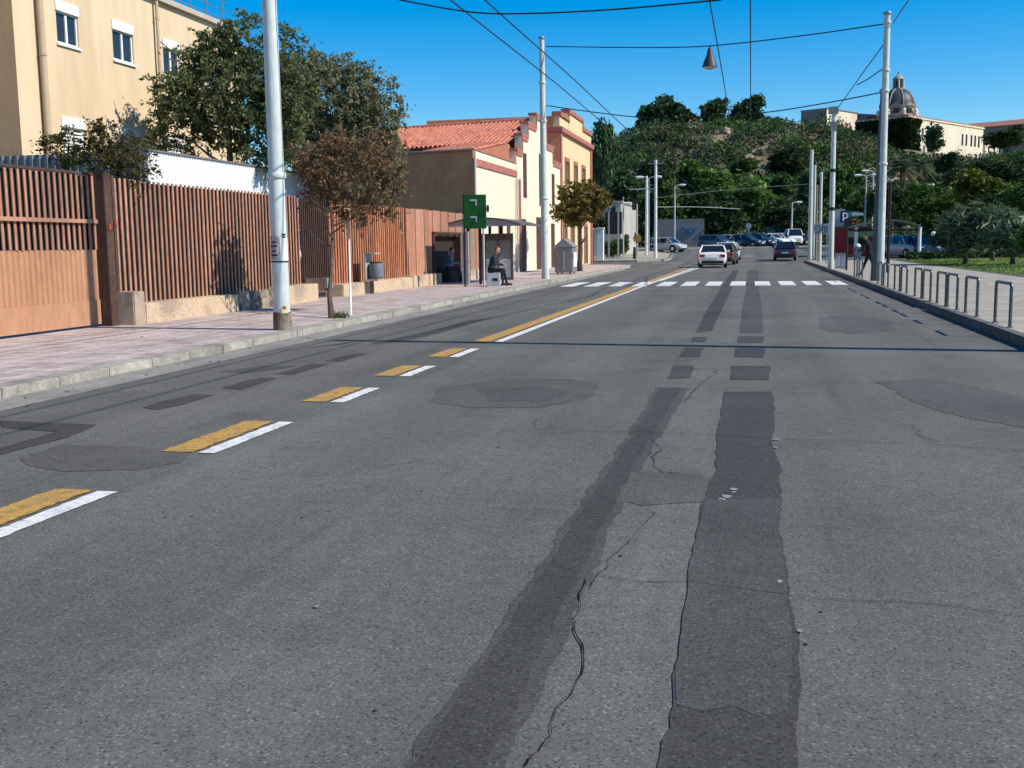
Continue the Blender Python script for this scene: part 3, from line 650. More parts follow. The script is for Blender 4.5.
def mesh_np(name, v, f, mats, mi=None):
    me = bpy.data.meshes.new(name); me.from_pydata(v.tolist(), [], f.tolist())
    for q in (mats if isinstance(mats, (list, tuple)) else [mats]): me.materials.append(q)
    if mi is not None: me.polygons.foreach_set('material_index', mi)
    me.update(); return me
def link(name, me, parent=None, loc=None):
    o = bpy.data.objects.new(name, me); COL.objects.link(o); o.parent = parent
    if loc is not None: o.location = loc
    return o
def branchy(mb, b0, top, r0, r1, nb, reach, seed, zlo=.45):
    rd_ = random.Random(seed); b0 = Vector(b0); top = Vector(top); pts = []
    for i in range(7):
        t = i / 6; p = b0.lerp(top, t) + Vector((rd_.gauss(0, 1), rd_.gauss(0, 1), 0)) * (.02 * (top - b0).length * math.sin(t * PI)); pts.append(p)
    mb.tube(pts, [r0 * 1.35] + [r0 + (r1 - r0) * i / 6 for i in range(1, 7)], 10)
    for j in range(nb):
        t = zlo + (1 - zlo) * (j + .5) / nb; p = pts[min(5, int(t * 6))].lerp(pts[min(6, int(t * 6) + 1)], t * 6 - int(t * 6)); a = rd_.random() * 2 * PI + j * 2.4
        e = reach * rd_.uniform(.6, 1.1); d = Vector((math.cos(a), math.sin(a), rd_.uniform(.35, .9))) * e
        mid = p + d * .5 + Vector((0, 0, -.06 * e)); r = r0 * .45 * (1 - .4 * t)
        mb.tube([p, mid, p + d], [r, r * .65, r * .25], 6)
        q = mid + Vector((rd_.gauss(0, .4), rd_.gauss(0, .4), .5)) * e * .5; mb.tube([mid, q], [r * .5, r * .15], 5)
def tree(name, label, basep, top, lobes, nc, nl, spread, leaf, lm, seed, r0=.12, r1=.04, nb=7, reach=1.0, aspect=.55, group=None, cat='tree', bark=M_BARK, shell=.45, spray=.34):
    basep = Vector(basep); t = thing(name, label, cat, basep, group)
    P = crown_points(nc, nl, lobes, spread, seed, shell, spray); v, f = leaves(P, leaf, aspect=aspect)
    link('crown', mesh_np('crown', v - np.array(basep)[None], f, lm), t)
    mb = MB(); branchy(mb, basep - Vector((0, 0, .1)), top, r0, r1, nb, reach, seed); mb.build('trunk', bark, t, smooth=60)
    return t
def lobe(px, py, Y, rpx, rpy=None, ry=None):
    p = atY(px, py, Y); D = (p - CAM).dot(CF); k = D / F; rpy = rpy or rpx
    return (p.x, p.y, p.z, rpx * k, (ry or rpx * k), rpy * k)
LM_SAP = leafmat('sapling_leaf', (.115, .070, .042), (.25, .155, .09), (.24, .25, .11), .4)
LM_ACA = leafmat('acacia_leaf', (.070, .115, .052), (.24, .285, .125), (.38, .34, .17), .4)
LM_ACA2 = leafmat('acacia_dull_leaf', (.085, .115, .068), (.25, .27, .155), (.36, .26, .16), .4)
tree('sapling_tree', 'slim leaning street sapling with reddish brown leaves before the fence', G(332, 318.5, KH), atY(326, 170, 23.6), [lobe(348, 175, 23.5, 44, 28), lobe(315, 165, 23.4, 22, 22), lobe(382, 195, 23.7, 20, 20), lobe(372, 150, 23.5, 28, 18), lobe(338, 150, 23.5, 30, 18), lobe(320, 195, 23.3, 18, 14), lobe(356, 205, 23.4, 24, 14), lobe(396, 213, 23.8, 10, 6), lobe(390, 172, 23.6, 14, 16)], 380, 26, .11, .042, LM_SAP, 31, r0=.055, r1=.022, nb=12, reach=.85, spray=.2)
st = thing('tree_stake', 'thin pale stake beside the leaning sapling', 'stake', G(351, 315.5, KH))
MB().tube([G(351, 315.5, KH), atY(348, 200, 24.3)], .022, 8).build('pole', M_WHITE, st, smooth=True)
wd = MB(); c_ = G(339, 318, KH)
for i in range(40):
    a = random.random() * 2 * PI; r = random.random() * .22; x = c_.x + r * math.cos(a); y = c_.y + r * math.sin(a); h = random.uniform(.05, .22); w = .02
    wd.add([(x - w, y, KH), (x + w, y, KH), (x + random.uniform(-.1, .1), y, KH + h)], [(0, 1, 2)])
tag(wd.build('weed_tuft', leafmat('weed_leaf', (.10, .14, .04), (.22, .25, .08)), loc=(c_.x, c_.y, KH)), 'small green weed tuft at the foot of the sapling', 'weed')
# ---- yard trees behind the fence
t1 = atY(222, 95, 29.6)
tree('yard_tree', 'large feathery dark green tree in front of the cream apartment building', (t1.x + .5, 29.6, 0), atY(225, 70, 29.6), [lobe(225, 90, 29.6, 56, 52), lobe(265, 55, 29.8, 36, 40), lobe(182, 95, 29.3, 30, 30), lobe(215, 55, 29.5, 22, 32), lobe(180, 130, 29.2, 32, 26), lobe(262, 125, 29.8, 44, 44), lobe(285, 95, 30.0, 30, 40), lobe(232, 28, 29.6, 15, 15)], 760, 50, .15, .052, LM_ACA, 41, r0=.17, nb=10, reach=1.7, shell=.35)
t2 = atY(338, 110, 32.5)
tree('yard_tree', 'rounded dull green tree left of the tiled hall, behind the sapling', (t2.x, 32.5, 0), atY(338, 90, 32.5), [lobe(335, 100, 32.5, 54, 42), lobe(370, 115, 32.6, 32, 40), lobe(300, 85, 32.4, 30, 36), lobe(345, 75, 32.5, 26, 18), lobe(378, 150, 32.6, 26, 44), lobe(310, 140, 32.4, 40, 34), lobe(345, 140, 32.4, 40, 36)], 760, 50, .16, .056, LM_ACA2, 42, r0=.16, nb=9, reach=1.6, shell=.35)
tree('garden_shrub', 'spindly olive shrub showing above the rust gate', (-13.4, 19.6, 0), (-13.5, 19.8, 3.6), [lobe(112, 150, 19.8, 34, 18), lobe(118, 122, 19.9, 7, 16), lobe(104, 132, 19.9, 5, 14), lobe(100, 140, 19.8, 10, 16), lobe(62, 140, 19.6, 22, 9), lobe(85, 160, 19.7, 26, 12), lobe(130, 165, 19.9, 22, 14), lobe(108, 195, 19.7, 12, 25)], 210, 30, .10, .035, leafmat('shrub_leaf', (.055, .05, .022), (.13, .115, .045), (.20, .17, .08), .3), 43, r0=.03, r1=.01, nb=9, reach=.7, cat='shrub', spray=.22)

# ---- litter bin
lbn = thing('litter_bin', 'grey barrel litter bin on a two-legged stand before the orange fence', 'bin', (-11.5, 32.2, KH)); x0, y0 = -11.52, 32.2
MB().lathe([(.15, .62), (.20, .66), (.225, .85), (.215, 1.05), (.20, 1.09)], (x0 + .10, y0, 0), 20).build('barrel', mat('grey_bin', (.17, .19, .22), (.13, .14, .16), scale=6, rough=.5), lbn, smooth=True)
MB().lathe([(.18, 1.07), (.20, 1.10), (.16, 1.14)], (x0 + .10, y0, 0), 20).build('opening', M_BLACK, lbn)
fb = MB()
fb.box(x0 - .18, x0 - .14, y0 - .29, y0 + .29, .6, 1.38)
fb.box(x0 - .2, x0 + .16, y0 - .28, y0 + .28, 1.381, 1.42); fb.box(x0 - .2, x0 + .25, y0 - .28, y0 + .28, .55, .60); fb.build('frame', mat('bin_frame', (.42, .40, .36), (.3, .29, .27), scale=6), lbn)
for s in (-1, 1): MB().tube([(x0 - .05 , y0 + s * .09, KH), (x0 - .05, y0 + s * .09, .56)], .03, 8).build('leg', M_BLACK, lbn)

# ---- bus stop sign
sg = thing('bus_stop_sign', 'square dark green sign board on two thin posts beside the bus shelter', 'sign', (-9.55, 37.3, KH))
a, b = atY(463, 195, 37.3), atY(486.5, 228.5, 37.3)
GRN = mat('sign_green', (.010, .12, .026), (.012, .14, .032), scale=2, rough=.5)
MB().box(a.x + .03, b.x, 37.27, 37.33, b.z, a.z).build('board', GRN, sg, bevel=.006)
MB().tube([(a.x + .01, 37.35, KH), (a.x + .01, 37.35, a.z + .06)], .035, 8).build('post', M_BLACK, sg)
MB().tube([(b.x - .13, 37.36, KH), (b.x - .13, 37.36, b.z + .4)], .035, 8).build('post', mat('pale_post', (.5, .5, .49), rough=.5), sg)
MB().box(b.x - .28, b.x + .02, 37.26, 37.46, KH + .001, KH + .03).build('foot_plate', M_STEEL, sg)
for (ax_, ay_, bx_, by_) in ((470, 199.5, 476.6, 200.8), (475.4, 200.8, 476.6, 205.5), (470.5, 216.5, 477, 217.8), (475.8, 217.8, 477, 222)):
    p, q = atY(ax_, ay_, 37.26), atY(bx_, by_, 37.26); MB().box(p.x, q.x, 37.262, 37.268, q.z, p.z).build('white_mark', M_WHITE, sg)
wh = MB(); wh.lathe([(.13, -.02), (.13, .02)], (b.x + .06, 37.30, (a.z + b.z) / 2 + .1), 16, axis='x'); wh.build('disc', M_BLACK, sg)

# ---- bus shelter
bs = thing('bus_shelter', 'bus shelter with curved grey roof and glazed end panel on the left pavement', 'shelter', (-9.8, 41, KH))
prof = [(-11.15, 2.46), (-10.6, 2.59), (-9.9, 2.66), (-9.3, 2.61), (-8.8, 2.51), (-8.35, 2.38)]
rp = [(x, 39.6, z) for x, z in prof] + [(x, 39.6, z - .06) for x, z in reversed(prof)]
MB().prism(rp, (0, 4.0, 0)).build('roof', mat('shelter_roof', (.10, .085, .08), (.14, .12, .115), scale=2, rough=.5), bs)
gab = [(x, 39.62, z - .062) for x, z in prof] + [(-8.4, 39.62, 2.30), (-11.1, 39.62, 2.30)]
MB().prism(gab, (0, .04, 0)).build('gable_panel', mat('grey_acrylic', (.36, .31, .30), rough=.4), bs)
for x, y in ((-10.42, 39.8), (-10.42, 43.3), (-9.95, 39.75), (-9.95, 43.3)):
    MB().box(x - .05, x + .05, y - .05, y + .05, KH, 2.42).build('post', M_BLACK if x > -10.5 else M_STEEL, bs)
pn = MB(); xA, xB = -10.28, -9.03; yP = 41.35
for (a_, b_, c_, d_) in ((xA, xA + .16, .25, 2.05), (xB - .1, xB, .25, 2.05), (xA + .161, xB - .101, 1.78, 2.05), (xA + .161, xB - .101, .25, .34), (-9.66, -9.58, .341, 1.779)): pn.box(a_, b_, yP - .04, yP + .04, c_, d_)
ep = pn.build('panel_frame', mat('shelter_frame', (.13, .10, .10), rough=.5), bs)
MB().box(xA + .15, xB - .09, yP - .012, yP + .012, 1.05, 1.79).build('pane', mat('poster_pale', (.30, .30, .29), (.22, .25, .22), scale=3, rough=.2), ep)
MB().box(xA + .15, xB - .09, yP - .012, yP + .012, .33, 1.04).build('pane', mat('frosted_pane', (.60, .66, .66), rough=.3), ep)
bk = MB(); bk.box(-10.55, -10.49, 39.3, 39.42, KH, 2.06); bk.box(-10.42, -10.30, 39.3, 39.5, KH, 2.12); bk.build('back_panel', mat('grey_panel', (.30, .31, .33), rough=.5), bs)
bt = thing('bench_block', 'white painted concrete block seat beside the shelter posts', 'seat', (-9.0, 37.9, KH))
pa, pb = atY(487.5, 284, 37.9), atY(501, 284, 37.9)
MB().box(pa.x, pb.x, 37.75, 38.25, KH, KH + .46).build('block', mat('block_white', (.62, .64, .66), (.5, .52, .55), scale=4, rough=.8), bt, bevel=.015)
MB().box(pa.x + .22, pa.x + .42, 37.744, 37.749, KH + .18, KH + .28).build('dark_mark', M_BLACK, bt)

# ---- recycling container
rc = thing('recycling_container', 'grey recycling container with a peaked lid on the left pavement', 'container', (-8.9, 52.6, KH))
c0, c1 = atY(555.5, 276, 52.2), atY(573, 276, 52.2); X0, X1, Y0_, Y1_ = c0.x, c1.x, 52.0, 53.5; xm = (X0 + X1) / 2
MB().box(X0, X1, Y0_, Y1_, KH + .08, 1.45).build('body', mat('container_grey', (.23, .22, .22), (.17, .165, .165), scale=3, rough=.6), rc, bevel=.03)
lidp = [(X0 - .03, Y0_ - .03, 1.452), (X1 + .03, Y0_ - .03, 1.452), (X1 + .03, Y0_ - .03, 1.50), (xm, Y0_ - .03, 1.88), (X0 - .03, Y0_ - .03, 1.50)]
MB().prism(lidp, (0, Y1_ - Y0_ + .06, 0)).build('lid', mat('container_lid', (.20, .195, .19), (.26, .25, .25), scale=3, rough=.5), rc)
MB().box(xm - .02, xm + .05, Y0_ - .04, Y0_ - .002, .35, 1.3).build('ridge', mat('grey_metal', (.3, .3, .3)), rc)
MB().box(X1 + .001, X1 + .03, 52.3, 53.2, .5, 1.2).build('notice', M_WHITE, rc)
for x in (X0 + .12, X1 - .12):
    for y in (Y0_ + .15, Y1_ - .15): MB().lathe([(.07, -.03), (.07, .03)], (x, y, KH + .07), 12, axis='x').build('wheel', M_BLACK, rc)
for x in (X0 - .04, X1 + .005): MB().box(x, x + .035, Y0_ + .1, Y0_ + .25, .95, 1.1).build('bracket', mat('red_paint', (.42, .06, .04)), rc)

# ================================================================== TILED HALL AND RED-TRIMMED BUILDING
FX = -12.3
M_HALL = mat('pale_cream_render', (.76, .69, .52), (.70, .62, .46), scale=.9, rough=.9, bump=.15, bscale=25, fine=(5, .06), c3=(.70, .63, .48))
M_GABLE = mat('brown_shaded_render', (.62, .31, .15), (.54, .26, .125), scale=.8, rough=.95, bump=.2, bscale=20, fine=(4, .1), c3=(.64, .33, .165))  # warm bounced light on the shaded side walls is put into this colour
M_YELLOW = mat('yellow_render', (.70, .56, .33), (.65, .51, .29), scale=.9, rough=.9, fine=(5, .06))
M_REDT = mat('red_trim', (.42, .165, .125), (.35, .125, .095), scale=2, rough=.8, fine=(8, .1))
M_TILE = mat('roof_tile', (.50, .15, .095), (.58, .24, .165), scale=3.5, rough=.9, fine=(12, .25), c3=(.38, .13, .085), isl=.12)
hall = thing('tiled_hall', 'long hall with red pantile roof, brown blank side wall and stepped cream front', 'building', (FX, 48.1, 0))
def YZ(px, py): p = atX(px, py, FX); return p.y, p.z
zA = 5.9
w_ = MB(); w_.box(-22, FX, 48.1, 48.35, 0, 5.86); w_.v = [(x, y + .22 * max(0, FX - x), z) for x, y, z in w_.v]; w_.build('side_wall', M_GABLE, hall)
ops = []
for pxa, pxb in ((498.5, 503.5), (507, 511)): ya, yb = YZ(pxa, 250)[0], YZ(pxb, 250)[0]; ops.append((ya - 48.36, .95 if pxa < 500 else .1, yb - 48.36, 2.9))
w_ = MB(); wall_open(w_, (FX, 48.36, 0), (0, 1, 0), 57.3 - 48.36, zA, ops, nrm=(1, 0, 0)); w_.box(FX - .25, FX - .16, 48.36, 57.3, 0, zA - .01)
fw = w_.build('front_wall', M_HALL, hall)
for (a_, c_, b_, d_) in ops:
    d = MB(); d.box(FX - .12, FX - .06, 48.36 + a_ + .005, 48.36 + b_ - .005, c_ + .005, d_ - .005); d.build('door' if c_ < .5 else 'window', mat('dark_door_wood', (.10, .045, .035), (.06, .03, .025), scale=4, rough=.7), hall)
MB().box(FX + .001, FX + .07, 48.1, 57.28, 5.20, 5.52).build('cornice', M_REDT, hall)
MB().box(FX - .3, FX + .05, 48.08, 57.28, zA + .001, zA + .05).build('coping', M_REDT, hall)
MB().box(FX + .001, FX + .05, 48.08, 48.36, .1, 5.19).build('corner_strip', M_REDT, hall)
for yy in (48.0, 57.0, 57.7): MB().tube([(FX + .12, yy, .15), (FX + .12, yy, 5.8 if yy < 50 else 5.1)], .06, 8).build('drainpipe', mat('pale_pipe', (.55, .5, .45)) if yy < 57.5 else M_REDT, hall, smooth=True)
# stepped front gable
steps = [(516.5, 521, 152), (521, 527, 137), (527, 535.5, 126), (535.5, 545.8, 118.5), (545.8, 552.5, 147.5), (552.5, 559, 164)]
Ys = [YZ(a, 150)[0] for a, b, c in steps] + [70.95]; Zs = [YZ((a + b) / 2, c)[1] for a, b, c in steps]; Ys[0] = 57.3
poly = [(FX, Ys[0], 0)]
for i in range(len(Zs)): poly += [(FX, Ys[i], Zs[i]), (FX, Ys[i + 1], Zs[i])]
poly.append((FX, Ys[-1], 0))
w_ = MB(); cap_ = MB()
for i in range(len(Zs)):
    w_.box(FX - .35, FX + .03, Ys[i] + (.001 if i else .002), Ys[i + 1] - .001, 0, Zs[i])
    cap_.box(FX - .40, FX + .10, Ys[i] - .08, Ys[i + 1] + .08, Zs[i] + .001, Zs[i] + .15)
    cap_.box(FX + .031, FX + .09, Ys[i] + .02, Ys[i + 1] - .02, Zs[i] - .22, Zs[i] - .002)
    if i: 
        lo, hi = sorted((Zs[i - 1], Zs[i])); yy = Ys[i]; s_ = 1 if Zs[i] > Zs[i - 1] else -1
        cap_.box(FX + .031, FX + .085, yy + (.02 if s_ > 0 else -.20), yy + (.20 if s_ > 0 else -.02), lo - .05, hi - .23)
w_.build('gable_front', M_HALL, hall); cap_.build('stepped_coping', M_REDT, hall)
for ya, yb, za, zb in ((59.0, 59.9, 4.2, 6.6), (63.6, 64.8, 3.9, 6.9), (67.8, 68.7, 4.0, 6.0), (58.3, 59.6, .1, 3.0), (62.6, 64.6, .1, 3.2), (67.4, 68.6, .1, 2.9)):
    MB().box(FX + .031, FX + .055, ya, yb, za, zb).build('window' if za > 1 else 'door', mat('dark_door_wood', (.10, .045, .035)), hall)
# pantile roof: half-round rows running down each slope
def pantiles(mb, x0, x1, ya, za, yb, zb, pitch=.235, r=.095):
    n = int((x1 - x0) / pitch); k = 6
    L_ = math.hypot(yb - ya, zb - za); rows = int(L_ / .42)
    for i in range(n):
        xc = x0 + (i + .5) * pitch; jig = random.uniform(-.012, .012)
        for q in range(rows):
            t0, t1 = q / rows, (q + 1.06) / rows; up0, up1 = .030, .0
            vs = []
            for t, rr, up in ((t0, r * 1.02, .016), (min(1, t1), r * .97, .004)):
                for j in range(k + 1):
                    a = PI * j / k; vs.append((xc + jig + rr * math.cos(a), ya + (yb - ya) * t, za + (zb - za) * t + rr * math.sin(a) * 1.0 + up))
            mb.add(vs, [(j, j + 1, k + 2 + j, k + 1 + j) for j in range(k)])
    return mb
SK_ = .22
def skew(mb): mb.v = [(x, y + SK_ * max(0, FX - x), z) for x, y, z in mb.v]; return mb
ridge = (63.4, 8.80); eave = (56.7, 6.92)
rm = MB(); random.seed(4)
rm.add([(-26, eave[0], eave[1] - .02), (FX - .36, eave[0], eave[1] - .02), (FX - .36, ridge[0], ridge[1]), (-26, ridge[0], ridge[1])], [(0, 1, 2, 3)])
rm.add([(-26, 70.5, 6.7), (FX - .36, 70.5, 6.7), (FX - .36, ridge[0], ridge[1] - .002), (-26, ridge[0], ridge[1] - .002)], [(0, 1, 2, 3)])
pantiles(rm, -25.95, FX - .38, eave[0] - .05, eave[1], ridge[0], ridge[1], .28, .105)
pantiles(rm, FX - 3.2, FX - .40, 49.2, 5.92, 56.8, 6.95, .31, .12)
rm.add([(FX - 3.3, 49.2, 5.90), (FX - .4, 49.2, 5.90), (FX - .4, 56.8, 6.93), (FX - 3.3, 56.8, 6.93)], [(0, 1, 2, 3)])
pantiles(rm, -20, FX - 3.9, 47.95, 5.90, 49.4, 6.12, .31, .12)
skew(rm).build('roof', M_TILE, hall)
MB().prism([(FX - .39, 49.3, 5.9), (FX - .39, 57.25, 5.9), (FX - .39, 57.25, 6.93), (FX - .39, 56.8, 6.9)], (.06, 0, 0)).build('verge_board', mat('terracotta_render', (.42, .17, .10), (.36, .14, .085), scale=2, rough=.9), hall)
rr_ = MB(); rr_.tube([(-26, ridge[0], ridge[1] + .06), (FX - .38, ridge[0], ridge[1] + .06)], .13, 10); skew(rr_).build('ridge_tile', M_TILE, hall, smooth=True)
skew(MB().box(-26, FX - .36, 57.2, 57.45, 5, 6.85)).build('back_wall', M_GABLE, hall)
skew(MB().tube([(-20, 47.9, 5.88), (FX + .0, 47.98, 5.88)], .06, 8)).build('gutter', M_STEEL, hall, smooth=True)

# red-trimmed yellow building
rbd = thing('yellow_building', 'two storey yellow building with red trim, stepped parapet and red corner strips', 'building', (FX, 71, 0))
y0_, y1_ = 71.0, 85.3
zb0 = YZ(559.5, 132)[1]; zb1 = YZ(559.5, 126.5)[1]; zt = YZ(558.5, 115)[1]; zt2 = YZ(569, 113.5)[1]
wn = [(YZ(a, 170)[0] - y0_, YZ(a, 181)[1], YZ(b, 170)[0] - y0_, YZ(a, c)[1]) for a, b, c in ((565, 568.6, 161), (574, 576.8, 166.5), (581.8, 584.6, 171))]
zw0, zw1 = min(w[1] for w in wn), max(w[3] for w in wn); wn = [(a, zw0 - .4, b, zw1) for a, _, b, _ in wn]
gd = [(1.2, .12, 2.4, 2.9), (4.3, .12, 5.5, 2.9), (7.4, .12, 8.6, 2.9), (10.6, .12, 11.8, 2.9)]
w_ = MB(); wall_open(w_, (FX, y0_, 0), (0, 1, 0), y1_ - y0_, zb0, wn + gd, nrm=(1, 0, 0), rev=.2)
w_.add([(FX - 9, y1_, 0), (FX, y1_, 0), (FX, y1_, zb0), (FX - 9, y1_, zb0)], [(0, 1, 2, 3)])
w_.build('wall', M_YELLOW, rbd)
MB().box(FX - 9, FX - .004, y0_ - .02, y0_ + .2, 0, zb0).build('side_wall', M_GABLE, rbd)
MB().box(FX - 9.1, FX + .22, y0_ - .2, y1_ + .2, zb0 + .001, zb1).build('cornice', M_REDT, rbd, bevel=.03)
ym0, ym1 = YZ(568, 115)[0], YZ(582.5, 125)[0]
pp = MB(); pp.box(FX - .4, FX, y0_, ym0, zb1 + .001, zt); pp.box(FX - .4, FX + .02, ym0 + .001, ym1, zb1 + .001, zt2); pp.box(FX - .4, FX, ym1 + .001, y1_, zb1 + .001, zt)
pp.build('parapet', M_YELLOW, rbd)
pc = MB()
for a_, b_, z_ in ((y0_ - .1, ym0 - .001, zt), (ym0, ym1, zt2), (ym1 + .001, y1_ + .1, zt)): pc.box(FX - .5, FX + .12, a_, b_, z_ + .002, z_ + .28)
for a_ in (ym0, ym1 - .2): pc.box(FX + .021, FX + .1, a_, a_ + .2, zt - .1, zt2 + .001)
pc.build('coping', M_REDT, rbd)
MB().box(FX - 9, FX - .401, y0_ - .03, y0_ + .2, zb1 + .001, zt).build('side_parapet', M_GABLE, rbd)
for a_, b_ in ((y0_, y0_ + .55), (y1_ - .55, y1_)): MB().box(FX + .001, FX + .10, a_, b_, .1, zb0 - .002).build('corner_strip', M_REDT, rbd)
for k, (a_, c_, b_, d_) in enumerate(wn + gd):
    fr = MB(); t_ = .16
    fr.box(FX + .001, FX + .07, y0_ + a_ - t_, y0_ + a_, c_, d_ + .25); fr.box(FX + .001, FX + .07, y0_ + b_, y0_ + b_ + t_, c_, d_ + .25); fr.box(FX + .001, FX + .07, y0_ + a_ + .001, y0_ + b_ - .001, d_ + .0, d_ + .25)
    wo = fr.build('window' if k < 3 else 'door', M_REDT, rbd)
    MB().box(FX - .19, FX - .14, y0_ + a_ + .005, y0_ + b_ - .005, c_ + .005, d_ - .005).build('pane' if k < 3 else 'door_leaf', M_GLASS if k < 3 else mat('dark_door_wood', (.10, .045, .035)), wo)
MB().box(FX + .001, FX + .08, y0_ + .56, y1_ - .56, 3.55, 3.8).build('string_course', M_REDT, rbd)

# gate pillars, notice board, white house beyond the side street
for k, (px, c, lab) in enumerate(((592.5, mat('grey_board', (.17, .17, .18), (.13, .13, .14), scale=3), 'grey sheet gate leaf between the yellow building and the white pillar'), (600.3, M_WHITE, 'white painted masonry pillar at the street corner past the yellow building'))):
    t = thing('gate_leaf' if k == 0 else 'gate_pillar', lab, 'gate' if k == 0 else 'pillar', (FX, 87 + k * 2, 0)); p = atY(px, 255, 87 + k * 2.2)
    if k == 0: MB().box(p.x - .45, p.x + .1, 86.9, 87.0, .1, 2.75).build('sheet', c, t); MB().box(p.x - .50, p.x + .12, 86.85, 87.05, 2.751, 2.85).build('rail', M_WHITE, t)
    else: MB().box(p.x - .28, p.x + .28, 88.9, 89.5, .05, 2.80).build('column', c, t, bevel=.02); MB().box(p.x - .34, p.x + .34, 88.84, 89.56, 2.802, 2.92).build('capstone', M_WHITE, t, bevel=.02)
nb = thing('notice_board', 'black notice board on two posts past the white pillar', 'board', (-11.7, 91, 0))
a, b = atY(605.5, 212, 91), atY(622, 234, 91)
MB().box(a.x, b.x, 90.95, 91.05, b.z, a.z).build('board', M_BLACK, nb, bevel=.02)
for t_ in (.2, .78): MB().box(a.x + (b.x - a.x) * t_ - .06, a.x + (b.x - a.x) * t_ + .06, 90.85, 90.945, .1, a.z + .02).build('post', mat('grey_post', (.42, .41, .40)), nb)
MB().box(a.x + (b.x - a.x) * .3, a.x + (b.x - a.x) * .72, 90.93, 90.947, b.z + .15, a.z - .15).build('poster', mat('dim_poster', (.05, .05, .055)), nb)
wh = thing('white_house', 'white rendered house with a tall narrow window beyond the side street', 'house', (-13, 97, 0))
a = atY(601, 200, 97); b = atY(621, 265, 97); zt_ = atY(610, 203, 97).z
w_ = MB(); w_.box(a.x - 8, b.x, 97, 110, 0, zt_); w_.build('wall', mat('grey_white_render', (.46, .44, .40), (.36, .345, .31), scale=.9, rough=.9, fine=(3, .15), stretch=(1, 1, .4)), wh)
MB().box(a.x - 8.1, b.x + .12, 96.9, 110.1, zt_ + .001, zt_ + .16).build('roof', mat('grey_coping', (.5, .44, .36)), wh)
p, q = atY(611.5, 207, 96.98), atY(615.5, 220, 96.98); MB().box(p.x, q.x, 96.93, 96.995, q.z, p.z).build('window', M_GLASS, wh); MB().box(p.x - 2.2, p.x - .8, 96.93, 96.995, q.z, p.z).build('window', M_GLASS, wh)

# ================================================================== HILL-TOP BUILDINGS
S33, C33 = math.sin(math.radians(33)), math.cos(math.radians(33)); D1 = Vector((S33, C33, 0)); D2 = Vector((-C33, S33, 0))
M_BAS = mat('pale_limestone', (.72, .65, .50), (.66, .59, .45), scale=.3, rough=.9, fine=(1.5, .1), c3=(.58, .52, .42))
M_BASG = mat('grey_and_shaded_limestone', (.20, .19, .18), (.15, .145, .14), scale=.25, rough=.9, fine=(1.2, .15))  # also paints the shade on unlit sides of the hilltop buildings
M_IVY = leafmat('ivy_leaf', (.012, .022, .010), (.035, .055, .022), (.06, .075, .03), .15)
M_FARROOF = mat('far_roof_tile', (.36, .17, .115), (.30, .14, .10), scale=.5, rough=.9, fine=(2, .15))
def block(mb, c, l1, l2, z0, z1, e=0):
    c = Vector((c[0], c[1], 0)); p = [c - D1 * e - D2 * e, c + D1 * (l1 + e) - D2 * e, c + D1 * (l1 + e) + D2 * (l2 + e), c - D1 * e + D2 * (l2 + e)]
    return mb.prism([(q.x, q.y, z0) for q in p], (0, 0, z1 - z0))
def wallbox(mb, c, dirv, nrm, u0, u1, z0, z1, d0, d1):
    c = Vector((c[0], c[1], 0)); p = [c + dirv * u0 + nrm * d0, c + dirv * u1 + nrm * d0, c + dirv * u1 + nrm * d1, c + dirv * u0 + nrm * d1]
    return mb.prism([(q.x, q.y, z0) for q in p], (0, 0, z1 - z0))
N1 = Vector((C33, -S33, 0)); N2 = Vector((-S33, -C33, 0))      # outward normals of the walls along D1 and D2
c0 = atY(907.5, 150, 290); top = atY(907.5, 117.5, 290).z; bot = c0.z - 3
e1 = onplane(983, 140, c0, D1); L1 = (Vector((e1.x, e1.y, 0)) - Vector((c0.x, c0.y, 0))).length
e2 = onplane(856, 140, c0, D2); L2 = (Vector((e2.x, e2.y, 0)) - Vector((c0.x, c0.y, 0))).length
mon = thing('monastery', 'long pale two storey hilltop building with dark narrow windows and an ivy covered end', 'building', (c0.x, c0.y, bot))
block(MB(), c0, L1, L2, bot, top).build('wall', M_BAS, mon)
block(MB(), c0, L1, L2, top + .002, top + .35, .25).build('cornice', M_BAS, mon)
block(MB(), c0 - D2 * 0, L1, L2, top + .352, top + .7, .1).build('roof', M_FARROOF, mon)
for px in (912.5, 916, 922.5, 929.5, 962.5, 966.5, 971.5, 975.2, 979):
    e = onplane(px, 137, c0, D1); u = (Vector((e.x - c0.x, e.y - c0.y, 0))).dot(D1); hh = top - bot - 3
    wallbox(MB(), c0, D1, N1, u - .55, u + .55, bot + 3 + hh * .36, bot + 3 + hh * .74, -.4, .03).build('window', mat('dark_window', (.02, .02, .025), rough=.3), mon)
for px in (913, 924, 928):
    e = onplane(px, 148, c0, D1); u = (Vector((e.x - c0.x, e.y - c0.y, 0))).dot(D1)
    wallbox(MB(), c0, D1, N1, u - .5, u + .5, bot + 3.1, bot + 4.6, -.4, .03).build('door', mat('dark_window', (.02, .02, .025)), mon)
